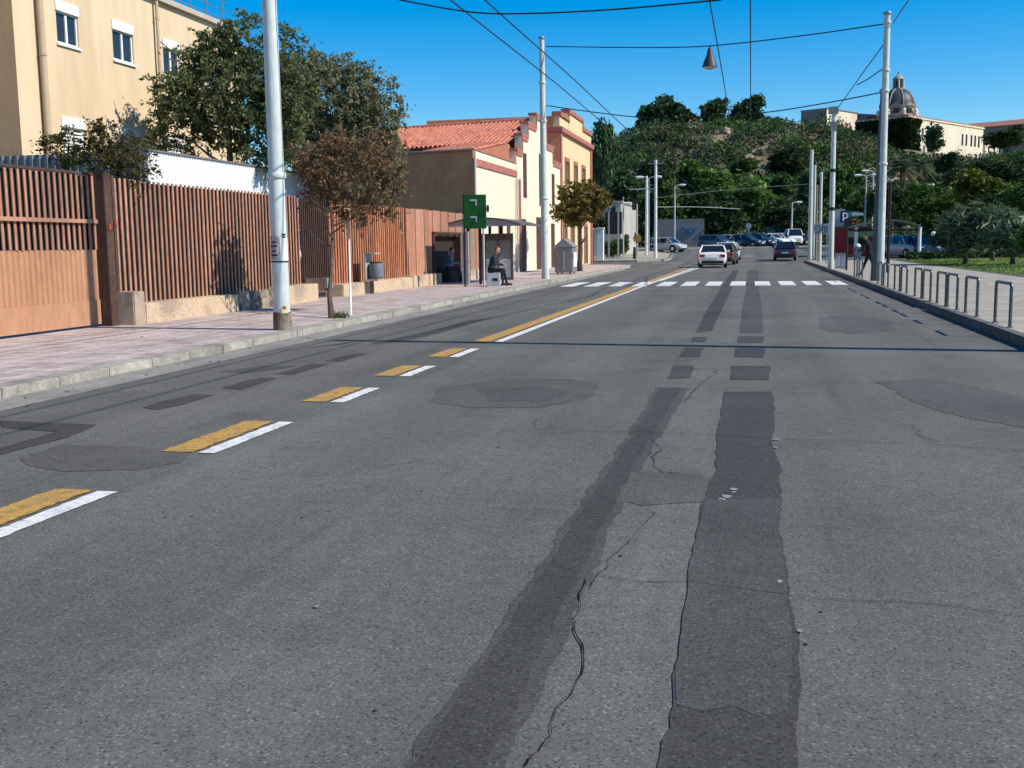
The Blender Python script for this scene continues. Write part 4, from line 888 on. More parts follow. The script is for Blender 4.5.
# ivy on the shaded end
iv = []
cc = Vector((c0.x, c0.y, 0))
for i in range(5200):
    if i < 3900: u = random.random() * L2; z = bot + 2 + (top - bot - 2.0) * random.random(); p = cc + D2 * u + N2 * random.uniform(.05, .5)
    else:
        u = 6.5 * random.random() ** 1.8; z = bot + 2 + (top - bot - 2) * random.random()
        if random.random() < .5 and u > 3: z = bot + 2 + random.choice((random.random() * 2.5, (top - bot - 2) * random.uniform(.75, 1)))
        p = cc + D1 * u + N1 * random.uniform(.05, .35)
    iv.append((p.x, p.y, z))
v, f = leaves(np.array(iv), .42, aspect=.8); tag(link('ivy', mesh_np('ivy', v - np.array([c0.x, c0.y, bot]), f, M_IVY), None, (c0.x, c0.y, bot)), 'dark ivy mat covering the shaded end of the pale hilltop building', 'ivy')
# church dome behind
dc = atY(897.5, 112, 318); k = (dc - CAM).dot(CF) / F; R_ = 16.5 * k
zd = lambda py: atY(897.5, py, 318).z
M_DRUM = mat('drum_stone', (.36, .33, .28), (.27, .25, .22), scale=.5, rough=.9, fine=(2, .2))
ch = thing('domed_church', 'hilltop church with ribbed grey dome, lantern and arched drum behind the ivy covered end', 'church', (dc.x, dc.y, zd(135)))
M_DOME = mat('dome_lead', (.07, .078, .088), (.05, .055, .065), scale=.6, rough=.5, fine=(3, .15))
MB().lathe([(R_ * 1.02, zd(135)), (R_ * 1.02, zd(117.5)), (R_ * 1.10, zd(117)), (R_ * 1.10, zd(115.5)), (R_ * .99, zd(115)), (R_ * .99, zd(108.5)), (R_ * 1.06, zd(108)), (R_ * 1.06, zd(107))], (dc.x, dc.y, 0), 16, a0=.2).build('drum', M_DRUM, ch)
pf = [(R_ * math.cos(a) ** .9 * 1.0, zd(107) + (zd(89) - zd(107)) * math.sin(a)) for a in np.linspace(0, 1.38, 12)]
dm = MB().lathe(pf, (dc.x, dc.y, 0), 32); dome = dm.build('dome', M_DOME, ch, smooth=50)
for j in range(8):
    a = j * PI / 4 + .2; MB().tube([(dc.x + (r + .06) * math.cos(a), dc.y + (r + .06) * math.sin(a), z) for r, z in pf], .2, 6).build('rib', M_DRUM, dome)
    # pedimented drum window and pinnacle
    a2 = a + PI / 8; x_, y_ = dc.x + R_ * 1.0 * math.cos(a2), dc.y + R_ * math.sin(a2)
    MB().obox((x_, y_), (-math.sin(a2), math.cos(a2)), 1.5, .5, zd(114.5), zd(110)).build('window', mat('dark_window', (.02, .02, .025)), ch)
    pd = MB(); u_ = Vector((-math.sin(a2), math.cos(a2), 0)); n_ = Vector((math.cos(a2), math.sin(a2), 0)); q0 = Vector((x_, y_, 0)) + n_ * .3
    pd.prism([tuple(q0 - u_ * 1.3 + Vector((0, 0, zd(107)))), tuple(q0 + u_ * 1.3 + Vector((0, 0, zd(107)))), tuple(q0 + Vector((0, 0, zd(103.5))))], tuple(n_ * -1.2)); pd.build('pediment', M_DRUM, ch)
    MB().lathe([(.55, zd(116)), (.45, zd(113)), (.62, zd(112.6)), (.2, zd(110))], (dc.x + R_ * 1.16 * math.cos(a), dc.y + R_ * 1.16 * math.sin(a), 0), 8).build('pinnacle', M_BAS, ch)
rl_ = 4.6 * k
ln = MB()
ln.lathe([(rl_ * 1.25, zd(90)), (rl_ * 1.25, zd(88.6)), (rl_ * .8, zd(88.5)), (rl_ * .8, zd(80)), (rl_ * 1.2, zd(79.6)), (rl_ * 1.15, zd(78.6)), (rl_ * .7, zd(76.5)), (.25, zd(74.5)), (.2, zd(71.5))], (dc.x, dc.y, 0), 12)
la = ln.build('lantern', M_DRUM, ch, smooth=35)
for j in range(8):
    a = j * PI / 4; MB().lathe([(.22, zd(88.4)), (.2, zd(79.8))], (dc.x + rl_ * 1.05 * math.cos(a), dc.y + rl_ * 1.05 * math.sin(a), 0), 6).build('column', M_BASG if j % 2 else M_BAS, la)
    a += PI / 8; MB().obox((dc.x + rl_ * .78 * math.cos(a), dc.y + rl_ * .78 * math.sin(a)), (-math.sin(a), math.cos(a)), .55, .2, zd(87), zd(81.2)).build('opening', mat('dark_window', (.02, .02, .025)), la)
# building left of the church
c1 = atY(826.5, 127, 300); z1_ = atY(826.5, 108.8, 300).z
e = onplane(857, 120, c1, D1); l1 = Vector((e.x - c1.x, e.y - c1.y, 0)).length; e = onplane(801, 120, c1, D2); l2 = Vector((e.x - c1.x, e.y - c1.y, 0)).length
con = thing('convent_block', 'flat roofed hilltop block left of the church, cream on its sunny side', 'building', (c1.x, c1.y, c1.z - 4))
block(MB(), c1, l1, l2, c1.z - 4, z1_).build('wall', M_BAS, con)
wallbox(MB(), c1, D2, N2, 0, l2, c1.z - 4, z1_ - .1, .002, .04).build('side_wall', M_BASG, con)  # darker skin over the pale wall, shade of this side painted in
block(MB(), c1, l1, l2, z1_ + .002, z1_ + .25, .2).build('coping', M_BASG, con)
for px in (835, 838.5, 842, 846, 850): e = onplane(px, 124, c1, D1); u = Vector((e.x - c1.x, e.y - c1.y, 0)).dot(D1); wallbox(MB(), c1, D1, N1, u - .5, u + .5, c1.z - .6, c1.z + 1.8, -.2, .03).build('window', mat('red_window', (.22, .07, .05)), con)
c2 = atY(880, 125, 312); sb = thing('church_wing', 'low hilltop wing with a dull red roof between the flat block and the dome', 'building', (c2.x, c2.y, c2.z - 4)); z2 = atY(880, 119.5, 312).z
block(MB(), c2, 6, 14, c2.z - 5, z2).build('wall', M_BASG, sb); block(MB(), c2, 6, 14, z2 + .002, z2 + .5, .3).build('roof', M_FARROOF, sb)
c2 = atY(866, 118, 330); sb = thing('church_nave', 'dark gabled nave roof showing left of the dome', 'building', (c2.x, c2.y, c2.z - 6)); z2 = atY(866, 117, 330).z; z3 = atY(866, 112.3, 330).z
block(MB(), c2, 10, 6, c2.z - 6, z2).build('wall', M_BASG, sb)
cA = Vector((c2.x, c2.y, 0)); g_ = [cA - D2 * 6, cA + D2 * 7, cA + D2 * 3.2]; MB().prism([(g_[0].x, g_[0].y, z2 + .01), (g_[1].x, g_[1].y, z2 + .01), (g_[2].x, g_[2].y, z3)], tuple(D1 * 10)).build('roof', M_BASG, sb)
# long red roofed building at right
c3 = atY(1052, 135, 335); z3a, z3b = atY(1018.5, 122.5, 335).z, atY(1021, 115.2, 335).z
e = onplane(940, 125, c3, D2); l3 = Vector((e.x - c3.x, e.y - c3.y, 0)).length
lr = thing('long_red_roofed_building', 'long grey building with a dull red roof at the far right skyline', 'building', (c3.x, c3.y, c3.z - 6))
block(MB(), c3, 12, l3, c3.z - 6, z3a).build('wall', M_BASG, lr)
cA = Vector((c3.x, c3.y, 0)) - N1 * 0; a_ = cA + N2 * .6; b_ = cA + D1 * 12.6; m_ = cA + D1 * 6
MB().prism([(a_.x, a_.y, z3a + .01), (b_.x, b_.y, z3a + .01), (m_.x, m_.y, z3b)], tuple(D2 * l3)).build('roof', M_FARROOF, lr)
# small low block right of the monastery
c4 = onplane(985, 152, c0, D1); z4 = onplane(985, 144.5, c0, D1).z; e = onplane(1003, 150, c4, D1); l4 = Vector((e.x - c4.x, e.y - c4.y, 0)).length
lb_ = thing('low_outbuilding', 'small low pale outbuilding at the right end of the long hilltop building', 'building', (c4.x, c4.y, c4.z - 3))
block(MB(), c4, l4, 6, c4.z - 4, z4).build('wall', M_BAS, lb_)
for u in (.2, .5, .8): wallbox(MB(), c4, D1, N1, l4 * u - .5, l4 * u + .5, c4.z, z4 - .5, -.2, .03).build('window', mat('dark_window', (.02, .02, .025)), lb_)
# retaining wall below the monastery
rt = onplane(1010, 155, c0 + N1 * 5, D1); ra = c0 + N1 * 5
tag(wallbox(MB(), ra, D1, N1, -12, 64, c0.z - 9, c0.z - .8, -.6, 0).build('retaining_wall', mat('rough_wall', (.28, .22, .17), (.17, .14, .11), scale=.5, rough=.95, fine=(2, .3)), loc=(ra.x, ra.y, c0.z - 9)), 'rough brown retaining wall below the long hilltop building', 'wall')
# stone terrace ruins on the left part of the hill
for (pa, pb, ya, yb, YY, lab) in ((690, 733, 139.5, 147, 231, 'low pale stone terrace wall below the round pines on the crest'), (668, 673, 139, 150, 230, 'small pale stone hut under the dark crest pines'), (752, 777, 153, 160, 226, 'pale stone terrace patch halfway along the crest')):
    a, b = atY(pa, ya, YY), atY(pb, yb, YY); tag(MB().box(a.x, b.x, YY, YY + 4, b.z - 3, a.z).build('terrace_wall', mat('terrace_stone', (.46, .37, .28), (.28, .23, .18), scale=.7, rough=.95, fine=(2, .3), contrast=(.42, .58)), bevel=.15, loc=((a.x + b.x) / 2, YY, b.z - 3)), lab, 'wall')
# grey wall with blue scrawl at the foot of the hill
a, b = atY(679, 219, 136), atY(704, 243.5, 136)
gw = thing('boundary_wall', 'grey concrete wall with a blue scrawl at the foot of the hill', 'wall', (a.x, 136, 1))
MB().box(a.x - 3, b.x, 136, 136.4, .5, a.z).build('concrete', mat('grey_concrete', (.24, .235, .23), (.19, .19, .185), scale=.8, rough=.9, fine=(3, .12)), gw)
gs = MB(); s_ = lambda x, y: tuple(atY(x, y, 135.97))
for ln_ in ([(683, 231.5), (681, 229), (683.5, 227), (686, 228)], [(686, 230), (684.5, 232.5), (687.5, 233.5)], [(688.5, 232.5), (688, 229), (691, 228.5), (689, 230.7), (691.5, 232.5)], [(696.5, 228), (693, 229), (695.5, 230.8), (693.5, 233), (690, 233.6)]):
    gs.tube([s_(*q) for q in ln_], .09, 6)
gs.build('scrawl', mat('blue_spray', (.02, .13, .33), rough=.7), gw)

# ================================================================== TREES
LM = {
 'pine': leafmat('pine_needles', (0.019, 0.044, 0.026), (0.074, 0.117, 0.054), (0.117, 0.170, 0.074), .1),
 'dark': leafmat('dark_leaf', (0.020, 0.041, 0.020), (0.066, 0.108, 0.044), (0.117, 0.160, 0.067), .2),
 'green': leafmat('green_leaf', (0.032, 0.067, 0.020), (0.094, 0.168, 0.045), (0.168, 0.248, 0.074), .25),
 'bright': leafmat('bright_leaf', (0.049, 0.103, 0.023), (0.139, 0.236, 0.054), (0.225, 0.336, 0.102), .3),
 'olive': leafmat('olive_leaf', (.065, .078, .038), (.11, .125, .062), (.145, .15, .085), .2),
 'yellow': leafmat('yellowing_leaf', (.055, .085, .016), (.15, .19, .04), (.26, .25, .07), .3),
 'grey': leafmat('grey_green_leaf', (0.062, 0.100, 0.053), (0.157, 0.211, 0.122), (0.315, 0.380, 0.252), .2),
 'autumn': leafmat('autumn_leaf', (0.098, 0.078, 0.026), (0.260, 0.189, 0.058), (0.221, 0.247, 0.078), .3),
 'dry': leafmat('dry_scrub', (.13, .105, .065), (.20, .165, .105), (.17, .155, .09), .1)}
PROTO = {}
def unit_crown(kind, var):
    key = (kind, var)
    if key in PROTO: return PROTO[key]
    rg = random.Random(100 + var * 7 + len(kind)); lobes = [(0, 0, 0, .66, .66, .66)]
    nlob = 9 if kind != 'cypress' else 4
    for i in range(nlob):
        a = rg.random() * 2 * PI; z = rg.uniform(-.6, .75); r = rg.uniform(.35, .62)
        if kind == 'cypress': lobes.append((.12 * math.cos(a), .12 * math.sin(a), -.7 + i * .45, .75 - .12 * i, .75 - .12 * i, .4))
        else: lobes.append((r * math.cos(a), r * math.sin(a), z, rg.uniform(.24, .46), rg.uniform(.24, .46), rg.uniform(.2, .4)))
    P = crown_points(330 if kind == 'street' else 190, 28, lobes, .085, 300 + var + len(kind), .5, .14 if kind == 'street' else 0); v, f = leaves(P, {'pine': .078, 'yucca': .15, 'street': .05}.get(kind, .072), aspect=.2 if kind == 'yucca' else .62)
    PROTO[key] = (v, f); return PROTO[key]
CMESH = {}
TM = {}
def trunk_mesh(var):
    if var not in TM:
        mb = MB(); branchy(mb, (0, 0, -.05), (0, 0, 1), .055, .016, 7, .30, 60 + var, .35); me = bpy.data.meshes.new('trunk'); me.from_pydata(mb.v, [], mb.f); me.materials.append(M_BARK); me.polygons.foreach_set('use_smooth', [True] * len(me.polygons)); TM[var] = me
    return TM[var]
nt_ = [0]
def ftree(label, px, py, rx, ry, Y, kind, name='tree', group=None, cat='tree', squash=1.0, gz=None):
    var = nt_[0] % 4; nt_[0] += 1
    c = atY(px, py, Y); k = (c - CAM).dot(CF) / F; g = ground(c.x, c.y) if gz is None else gz
    t = thing(name, label, cat, (c.x, c.y, g), group)
    shp = 'yucca' if kind == 'grey' else 'street' if kind == 'autumn' else 'cypress' if kind == 'cypress' else ('pine' if kind == 'pine' else 'broad')
    lm = LM['dark' if kind == 'cypress' else kind]; key = (shp, var, lm.name)
    if key not in CMESH: v, f = unit_crown(shp, var); CMESH[key] = mesh_np('crown', v, f, lm)
    o = link('crown', CMESH[key], t, (0, 0, c.z - g)); o.scale = (rx * k * 1.16, rx * k * squash * 1.16, ry * k * 1.12); o.rotation_euler = (0, 0, nt_[0] * 1.3)
    h = max(.6, c.z - g + ry * k * .35); tr = link('trunk', trunk_mesh(var), t); s = max(.5, min(h, rx * k * 1.8)); tr.scale = (s, s, h)
    return t
TREES = [
 ('tallest dark pine at the left end of the hill crest', 658, 120, 19, 22, 236, 'pine'),
 ('broad dark pine second from the left on the hill crest', 685, 126, 21, 19, 236, 'pine'),
 ('dark bushy pine low on the crest under the tallest pine', 664, 143, 22, 11, 231, 'pine'),
 ('round dark pine standing alone behind the pale terrace wall', 715, 116, 17, 18, 242, 'pine'),
 ('pointed dark pine just right of the round lone pine', 747, 116, 17, 18, 244, 'pine'),
 ('low dark pine at the right of the crest pines', 773, 128, 14, 10, 246, 'pine'),
 ('spiky dark pine hanging over the left shoulder of the hill crest', 645, 138, 13, 13, 230, 'pine'),
 ('low dark pine between the broad crest pine and the round lone pine', 700, 138, 13, 9, 236, 'pine'),
 ('small dark pine between the round lone pine and the pointed pine', 731, 127, 10, 11, 246, 'pine'),
 ('tall dark tree right behind the red trimmed building', 600, 160, 14, 34, 112, 'pine'),
 ('small umbrella shaped pine on the skyline right of the red trimmed building', 623, 152, 11, 9, 215, 'pine'),
 ('dark round tree on the slope below the small umbrella pine', 637, 160, 15, 13, 200, 'dark'),
 ('large bright green tree at the foot of the hill, centre of the view', 737, 192, 36, 26, 152, 'bright'),
 ('mid green tree left of the large bright green tree', 700, 183, 24, 20, 158, 'green'),
 ('dark green tree behind the two thin white poles at the left', 664, 205, 22, 28, 142, 'green'),
 ('dark spreading tree overhanging the grey scrawled wall', 722, 219, 25, 17, 139, 'dark'),
 ('dark tree rising above the grey wall behind the left street lamp', 688, 202, 20, 14, 144, 'dark'),
 ('dark tree above the white house at the side street', 628, 192, 22, 20, 150, 'dark'),
 ('dull brown green tree between the white house and the autumn tree', 612, 178, 16, 12, 170, 'olive'),
 ('dark flat crowned tree midway up the hill, above the bright green tree', 790, 163, 23, 14, 192, 'dark'),
 ('green tree left of the tall thin poles at the right kerb', 776, 188, 18, 18, 168, 'green'),
 ('pale olive bush tree near the top of the hill below the low crest pine', 766, 141, 14, 8, 228, 'olive'),
 ('dark tree just behind the cluster of thin poles', 813, 190, 16, 22, 150, 'dark'),
 ('mid green tree right of the pole with a top bracket', 845, 188, 18, 22, 150, 'green'),
 ('pale olive tree in front of the ivy covered end', 862, 160, 17, 10, 215, 'olive'),
 ('dark olive tree below the flat roofed hilltop block', 822, 138, 17, 10, 262, 'olive'),
 ('dark tree left of the ivy covered end', 846, 135, 12, 9, 266, 'dark'),
 ('round dark tree in front of the pale hilltop building', 934, 139, 10, 13, 272, 'dark'),
 ('dark pointed conifer below the pale hilltop building', 945, 166, 12, 12, 205, 'pine'),
 ('dark broad tree at the right end of the skyline', 1008, 139, 20, 11, 280, 'dark'),
 ('dark tree below the low pale outbuilding', 985, 168, 22, 10, 190, 'dark'),
 ('wide dark tree high on the slope at the right edge', 1012, 178, 28, 15, 130, 'dark'),
 ('brown green tree below the retaining wall, right of the palms', 962, 180, 18, 12, 150, 'olive'),
 ('dark tree behind the arched canopy', 893, 205, 22, 20, 112, 'dark'),
 ('mid green tree behind the red kiosk', 862, 205, 16, 18, 118, 'green'),
 ('small green tree right of the arched canopy post', 930, 226, 15, 14, 98, 'green'),
 ('large light green tree behind the parked cars at the right', 938, 203, 28, 24, 100, 'bright'),
 ('large yellowing green tree behind the lawn', 985, 194, 30, 21, 92, 'yellow'),
 ('wide dark green tree behind the yellowing tree at the right edge', 1030, 196, 28, 20, 88, 'green'),
 ('grey green spreading tree on the lawn with several leaning trunks', 966, 232, 32, 23, 66, 'grey'),
 ('grey green tree at the right edge of the lawn, nearest to the path', 1014, 231, 29, 27, 62, 'grey'),
 ('dark green tree standing between the two grey green lawn trees', 994, 222, 20, 24, 72, 'dark'),
 ('dark bush tree behind the lawn trees at the far right', 1040, 236, 22, 20, 58, 'green'),
 ('dark green hillside tree above the graffiti wall and the left lamp', 655, 176, 20, 14, 175, 'dark'),
 ('mid green hillside tree directly above the large bright tree', 742, 166, 18, 9, 186, 'green'),
 ('green tree behind the row of parked cars, right of the large bright tree', 778, 214, 20, 13, 146, 'dark'),
 ('dark tree at the hill foot behind the pedestrian signal pole', 806, 218, 14, 14, 143, 'dark')]
for t_ in TREES: ftree(*t_, gz=(.25 if t_[5] < 84 else None))
# extra leaning trunks of the lawn trees
for px, py, Y in ((958, 262, 66), (975, 263, 66)):
    pass
ftree('small street tree with yellow brown autumn leaves behind the second left pole', 579, 205, 29, 25, 58, 'autumn', gz=.15)
for lab, px, py, rx, ry, Y, kd in (('green bush on top of the wall under the notice board', 613, 248, 10, 10, 93, 'bright'), ('yellowish bush right of the notice board posts', 624, 246, 6, 10, 96, 'yellow'), ('small green shrub between the white pillar and the autumn tree', 601, 222, 9, 8, 96, 'olive'), ('round clipped yellow green shrub near the side street corner', 637, 238, 4, 5, 101, 'yellow')):
    ftree(lab, px, py, rx, ry, Y, kd, 'shrub', cat='shrub')
# hedge at the back of the lawn
hv = []
for i in range(2400): hv.append((10.6 + 9 * random.random(), 80.2 + random.uniform(-.4, .4), .2 + .5 * random.random() ** .7))
v, f = leaves(np.array(hv), .11, aspect=.6); tag(link('hedge', mesh_np('hedge', v - np.array([15, 80.2, .2]), f, LM['dark']), None, (15, 80.2, .2)), 'low dark clipped hedge at the back of the lawn in front of the parked cars', 'hedge')
# palms
def palm(label, px, py, rpx, Y, seed):
    c = atY(px, py, Y); k = (c - CAM).dot(CF) / F; g = ground(c.x, c.y); t = thing('palm_tree', label, 'palm', (c.x, c.y, g)); rg = random.Random(seed); R0 = rpx * k
    mb = MB(); mb.tube([(c.x, c.y, g - .2), (c.x + .1, c.y, (g + c.z) / 2), (c.x, c.y, c.z)], [.42, .34, .38], 10); mb.build('trunk', M_BARK, t, smooth=60)
    fr = MB(); dead = MB()
    for i in range(64):
        a = rg.random() * 2 * PI; el = rg.uniform(-.5, 1.25); mbx = dead if el < -.25 else fr; d = Vector((math.cos(a) * math.cos(el), math.sin(a) * math.cos(el), math.sin(el))); side = Vector((-math.sin(a), math.cos(a), 0)); L_ = R0 * rg.uniform(.85, 1.15); P = []
        for j in range(7):
            s = j / 6; P.append(c + d * L_ * s - Vector((0, 0, .55 * L_ * s * s)))
        for j in range(6):
            for q in range(3):
                s = (j + q / 3) / 6; p = P[j].lerp(P[j + 1], q / 3); w = .26 * L_ * math.sin(PI * min(1, s * .8 + .15))
                for sg_ in (-1, 1):
                    tip = p + side * sg_ * w + d * .12 * L_ - Vector((0, 0, .10 * L_)); mbx.add([p, p + d * .05 * L_, tip], [(0, 1, 2)])
    fr.build('crown', LM['grey'], t); dead.build('dead_fronds', LM['dry'], t)
palm('shaggy palm with hanging dry fronds right of the pale pole', 903, 168, 19, 150, 1)
palm('darker shaggy palm just right of the first palm', 921, 166, 15, 158, 2)

# rock outcrops
M_ROCK = mat('hill_rock', (.42, .34, .26), (.24, .19, .145), scale=.9, rough=.95, bump=1, bscale=3, fine=(3, .3), c3=(.48, .41, .33))
ROCKS = []
for i, (px, py, r, Y) in enumerate(((758, 158, 7, 205), (748, 164, 6, 200), (736, 158, 5, 208), (728, 152, 6, 215), (770, 204, 7, 150), (765, 190, 5, 165), (758, 212, 6, 146), (648, 160, 6, 205), (632, 175, 7, 180), (640, 168, 5, 190), (660, 165, 4, 200), (700, 158, 4, 212), (780, 150, 5, 222), (620, 185, 8, 165), (742, 150, 6, 222), (768, 222, 5, 142), (612, 190, 5, 160), (724, 168, 4, 200), (690, 152, 6, 222))):
    r *= 1.15; p = atY(px, py, Y); g = ground(p.x, p.y); k = (p - CAM).dot(CF) / F * r; ROCKS.append((p.x, p.y, k)); bm = bmesh.new(); bmesh.ops.create_icosphere(bm, subdivisions=4, radius=1)
    for v_ in bm.verts:
        q = v_.co.copy(); n_ = 1 + .55 * mnoise.noise(q * 1.4 + Vector((i * 7, 0, 0))) + .3 * mnoise.noise(q * 4 + Vector((i, 3, 0))); v_.co = Vector((round(q.x * n_ * 3.5) / 3.5 * .4 + q.x * n_ * .6, q.y * n_, (round(q.z * n_ * 3) / 3 * .5 + q.z * n_ * .5) * .8)) * k
    me = bpy.data.meshes.new('rock_outcrop'); bm.to_mesh(me); bm.free(); me.materials.append(M_ROCK)
    tag(link('rock_outcrop', me, None, (p.x, p.y, max(g - .2 * k, min(p.z, g + .6 * k)))), kind='structure')

# hillside scrub: one mass nobody could count
sv = []; sk = []
random.seed(77)
kinds = ['dark', 'green', 'pine', 'olive', 'olive', 'grey', 'dry', 'dry', 'grey']
pools = {q: [] for q in set(kinds)}
for i in range(6000):
    y = random.uniform(139, 256); x = random.uniform(-45, 78) * (y / 200)
    g = ground(x, y); 
    m_ = mnoise.noise(Vector((x * .05, y * .05, 9)))
    if m_ < -.34 and random.random() < .7: continue
    q = random.choice(kinds) if m_ < .2 else random.choice(['dark', 'green', 'dark', 'pine', 'olive'])
    if any(abs(x - rx_) < 1.25 * rk_ and -2.6 * rk_ - 1 < y - ry_ < 1.2 * rk_ for rx_, ry_, rk_ in ROCKS): continue
    r = (.7 + 3.6 * random.random() ** 2.8) * (1.35 if q in ('dark', 'green', 'pine') else .9); n = int(30 * r ** 1.5)
    n = int(46 * r ** 1.5); d_ = RNG.normal(size=(n, 3)); d_[:, 2] = np.abs(d_[:, 2]); d_ /= np.linalg.norm(d_, axis=1, keepdims=True)
    lob = 1 + .22 * np.sin(d_[:, 0] * 4 + i) * np.cos(d_[:, 1] * 5 + 2 * i)
    P = d_ * (RNG.uniform(.72, 1.0, n) * lob)[:, None] * r * np.array([.82, .82, .62]) + np.array([x, y, g - .1])
    pools[q].append(P)
allv, allf, alli, mats_ = [], [], [], []
for q in pools:
    if not pools[q]: continue
    P = np.concatenate(pools[q]); v, f = leaves(P, .21, aspect=.75); allf.append(f + sum(len(a) for a in allv)); allv.append(v); alli += [len(mats_)] * len(f); mats_.append(LM[q])
tag(link('hill_scrub', mesh_np('hill_scrub', np.concatenate(allv), np.concatenate(allf), mats_, alli)), kind='stuff')
# ================================================================== RIGHT SIDE
random.seed(9)
# hoop rails
M_HOOP = mat('hoop_steel', (.16, .17, .17), (.10, .105, .105), scale=8, rough=.35, metal=.7)
def hoop(y0, y1):
    t = thing('hoop_rail', 'x', 'rail', (4.15, y0, KH)); r = .028; h = .71; c = .07; L_ = y1 - y0
    pts = [(4.15, y0, KH - .02), (4.15, y0, KH + h - c)] + [(4.15, y0 + c - c * math.cos(a), KH + h - c + c * math.sin(a)) for a in (PI / 6, PI / 3, PI / 2)]
    pts += [(4.15, y1 - c + c * math.sin(a), KH + h - c + c * math.cos(a)) for a in (0, PI / 6, PI / 3, PI / 2)] + [(4.15, y1, KH - .02)]
    MB().tube(pts, r, 12).build('tube', M_HOOP, t, smooth=True)
    for y in (y0, y1): MB().lathe([(.055, 0), (.055, .012), (.03, .02)], (4.15, y, KH), 12).build('foot_flange', M_HOOP, t)
    return t
hy = [(18.95, 20.1), (21.62, 22.72), (23.65, 24.75), (24.97, 25.95), (27.05, 28.2), (28.42, 29.6), (31.05, 32.15), (32.5, 33.7), (35.2, 36.35), (36.8, 37.95), (43.2, 44.3), (45.3, 46.4)]
order = ['nearest', 'second', 'third', 'fourth', 'fifth', 'sixth', 'seventh', 'eighth', 'ninth', 'tenth']
proto = hoop(0, 1.12); proto.location = (4.15, hy[0][0], KH)
for i, (a, b) in enumerate(hy):
    o = proto if i == 0 else copy_tree(proto)
    o.location = (4.15, a, KH); o['group'] = 'hoop rails along the right kerb'
    o['label'] = (['large looking steel hoop rail standing alone, first of the row from the camera', 'second steel hoop rail of the row from the camera, standing alone'] + ['steel hoop rail, %s of the row counted from the camera' % q for q in order[2:]] + ['steel hoop rail just past the pale galvanised pole, nearer the pole', 'steel hoop rail past the pale pole, by the parking meter'])[i]

def rpost(name, label, cat, px, y_top, y_base, Y, r, m, z=KH, head=None, x=None):
    b = atY(px, y_base, Y); t_ = atY(px, y_top, Y); t = thing(name, label, cat, (b.x, Y, z))
    MB().tube([(b.x, Y, z - .02), (b.x, Y, (z + t_.z) / 2), (b.x, Y, t_.z)], [r, r * .88, r * .75], 12).build('shaft', m, t, smooth=True)
    return t, b.x, t_.z
M_LAMPP = mat('lamp_pole', (.50, .51, .50), (.42, .43, .43), scale=3, rough=.5)
t, x_, zt_ = rpost('overhead_line_pole', 'tall pale pole with a bracket at its top, left of the parking sign', 'pole', 830.5, 112, 271, 58, .15, M_GALV)
MB().box(x_ - .28, x_ + .2, 57.85, 58.15, zt_ - .1, zt_ + .25).build('bracket', M_STEEL, t); MB().box(x_ - .16, x_ + .16, 57.85, 58.15, zt_ - .9, zt_ - .5).build('bracket', M_STEEL, t)
for hz in (.38, .62): MB().lathe([(.15, -.08), (.16, 0), (.15, .08)], (x_, 58, KH + hz * zt_), 14).build('collar', M_BLACK, t)
t, x_, zt_ = rpost('overhead_line_pole', 'thin pale pole farthest left of the right kerb cluster', 'pole', 809.5, 150, 262, 86, .17, M_GALV, z=.2)
t, xq, zq = rpost('overhead_line_pole', 'thin pale pole second from the left in the right kerb cluster', 'pole', 813, 165, 262, 92, .13, M_GALV, z=.2)
t, xq, zq = rpost('overhead_line_pole', 'pale pole third from the left in the right kerb cluster, bearing the round sign', 'pole', 819.5, 172, 262, 80, .12, M_GALV, z=.2)
t, xq, zq = rpost('sign_post', 'olive brown short post among the thin pale poles', 'post', 815.5, 185, 261, 84, .10, mat('olive_post', (.25, .22, .14), (.18, .16, .11), scale=4), z=.2)
# plate signs among them
BLU = mat('sign_blue', (.02, .07, .22), rough=.45); GRY = mat('sign_grey', (.36, .40, .43), (.30, .34, .37), scale=5, rough=.5)
t, xq, zq = rpost('road_sign', 'grey blue rectangular road sign with a pale ring, left of the tall bracket pole', 'sign', 818, 222, 264, 76, .045, M_STEEL)
a, b = atY(814.5, 223.5, 75.9), atY(821.5, 234, 75.9); MB().box(a.x, b.x, 75.86, 75.92, b.z, a.z).build('plate', GRY, t, bevel=.01)
rg_ = MB(); cxx, czz, rr = (a.x + b.x) / 2, (a.z + b.z) / 2, (a.z - b.z) * .34; rg_.tube([(cxx + rr * math.cos(q), 75.85, czz + rr * math.sin(q)) for q in np.linspace(0, 2 * PI, 21)], .035, 6); rg_.build('ring', BLU, t)
t, xq, zq = rpost('road_sign', 'small grey rectangular sign directly left of the tall bracket pole', 'sign', 826, 223, 266, 72, .04, M_STEEL)
a, b = atY(823.3, 224, 71.9), atY(829, 234, 71.9); MB().box(a.x, b.x, 71.86, 71.92, b.z, a.z).build('plate', GRY, t, bevel=.01)
for k_ in (.3, .65): MB().box(a.x + (b.x - a.x) * k_ - .03, a.x + (b.x - a.x) * k_ + .03, 71.84, 71.858, b.z + .1, a.z - .1).build('mark', BLU, t)
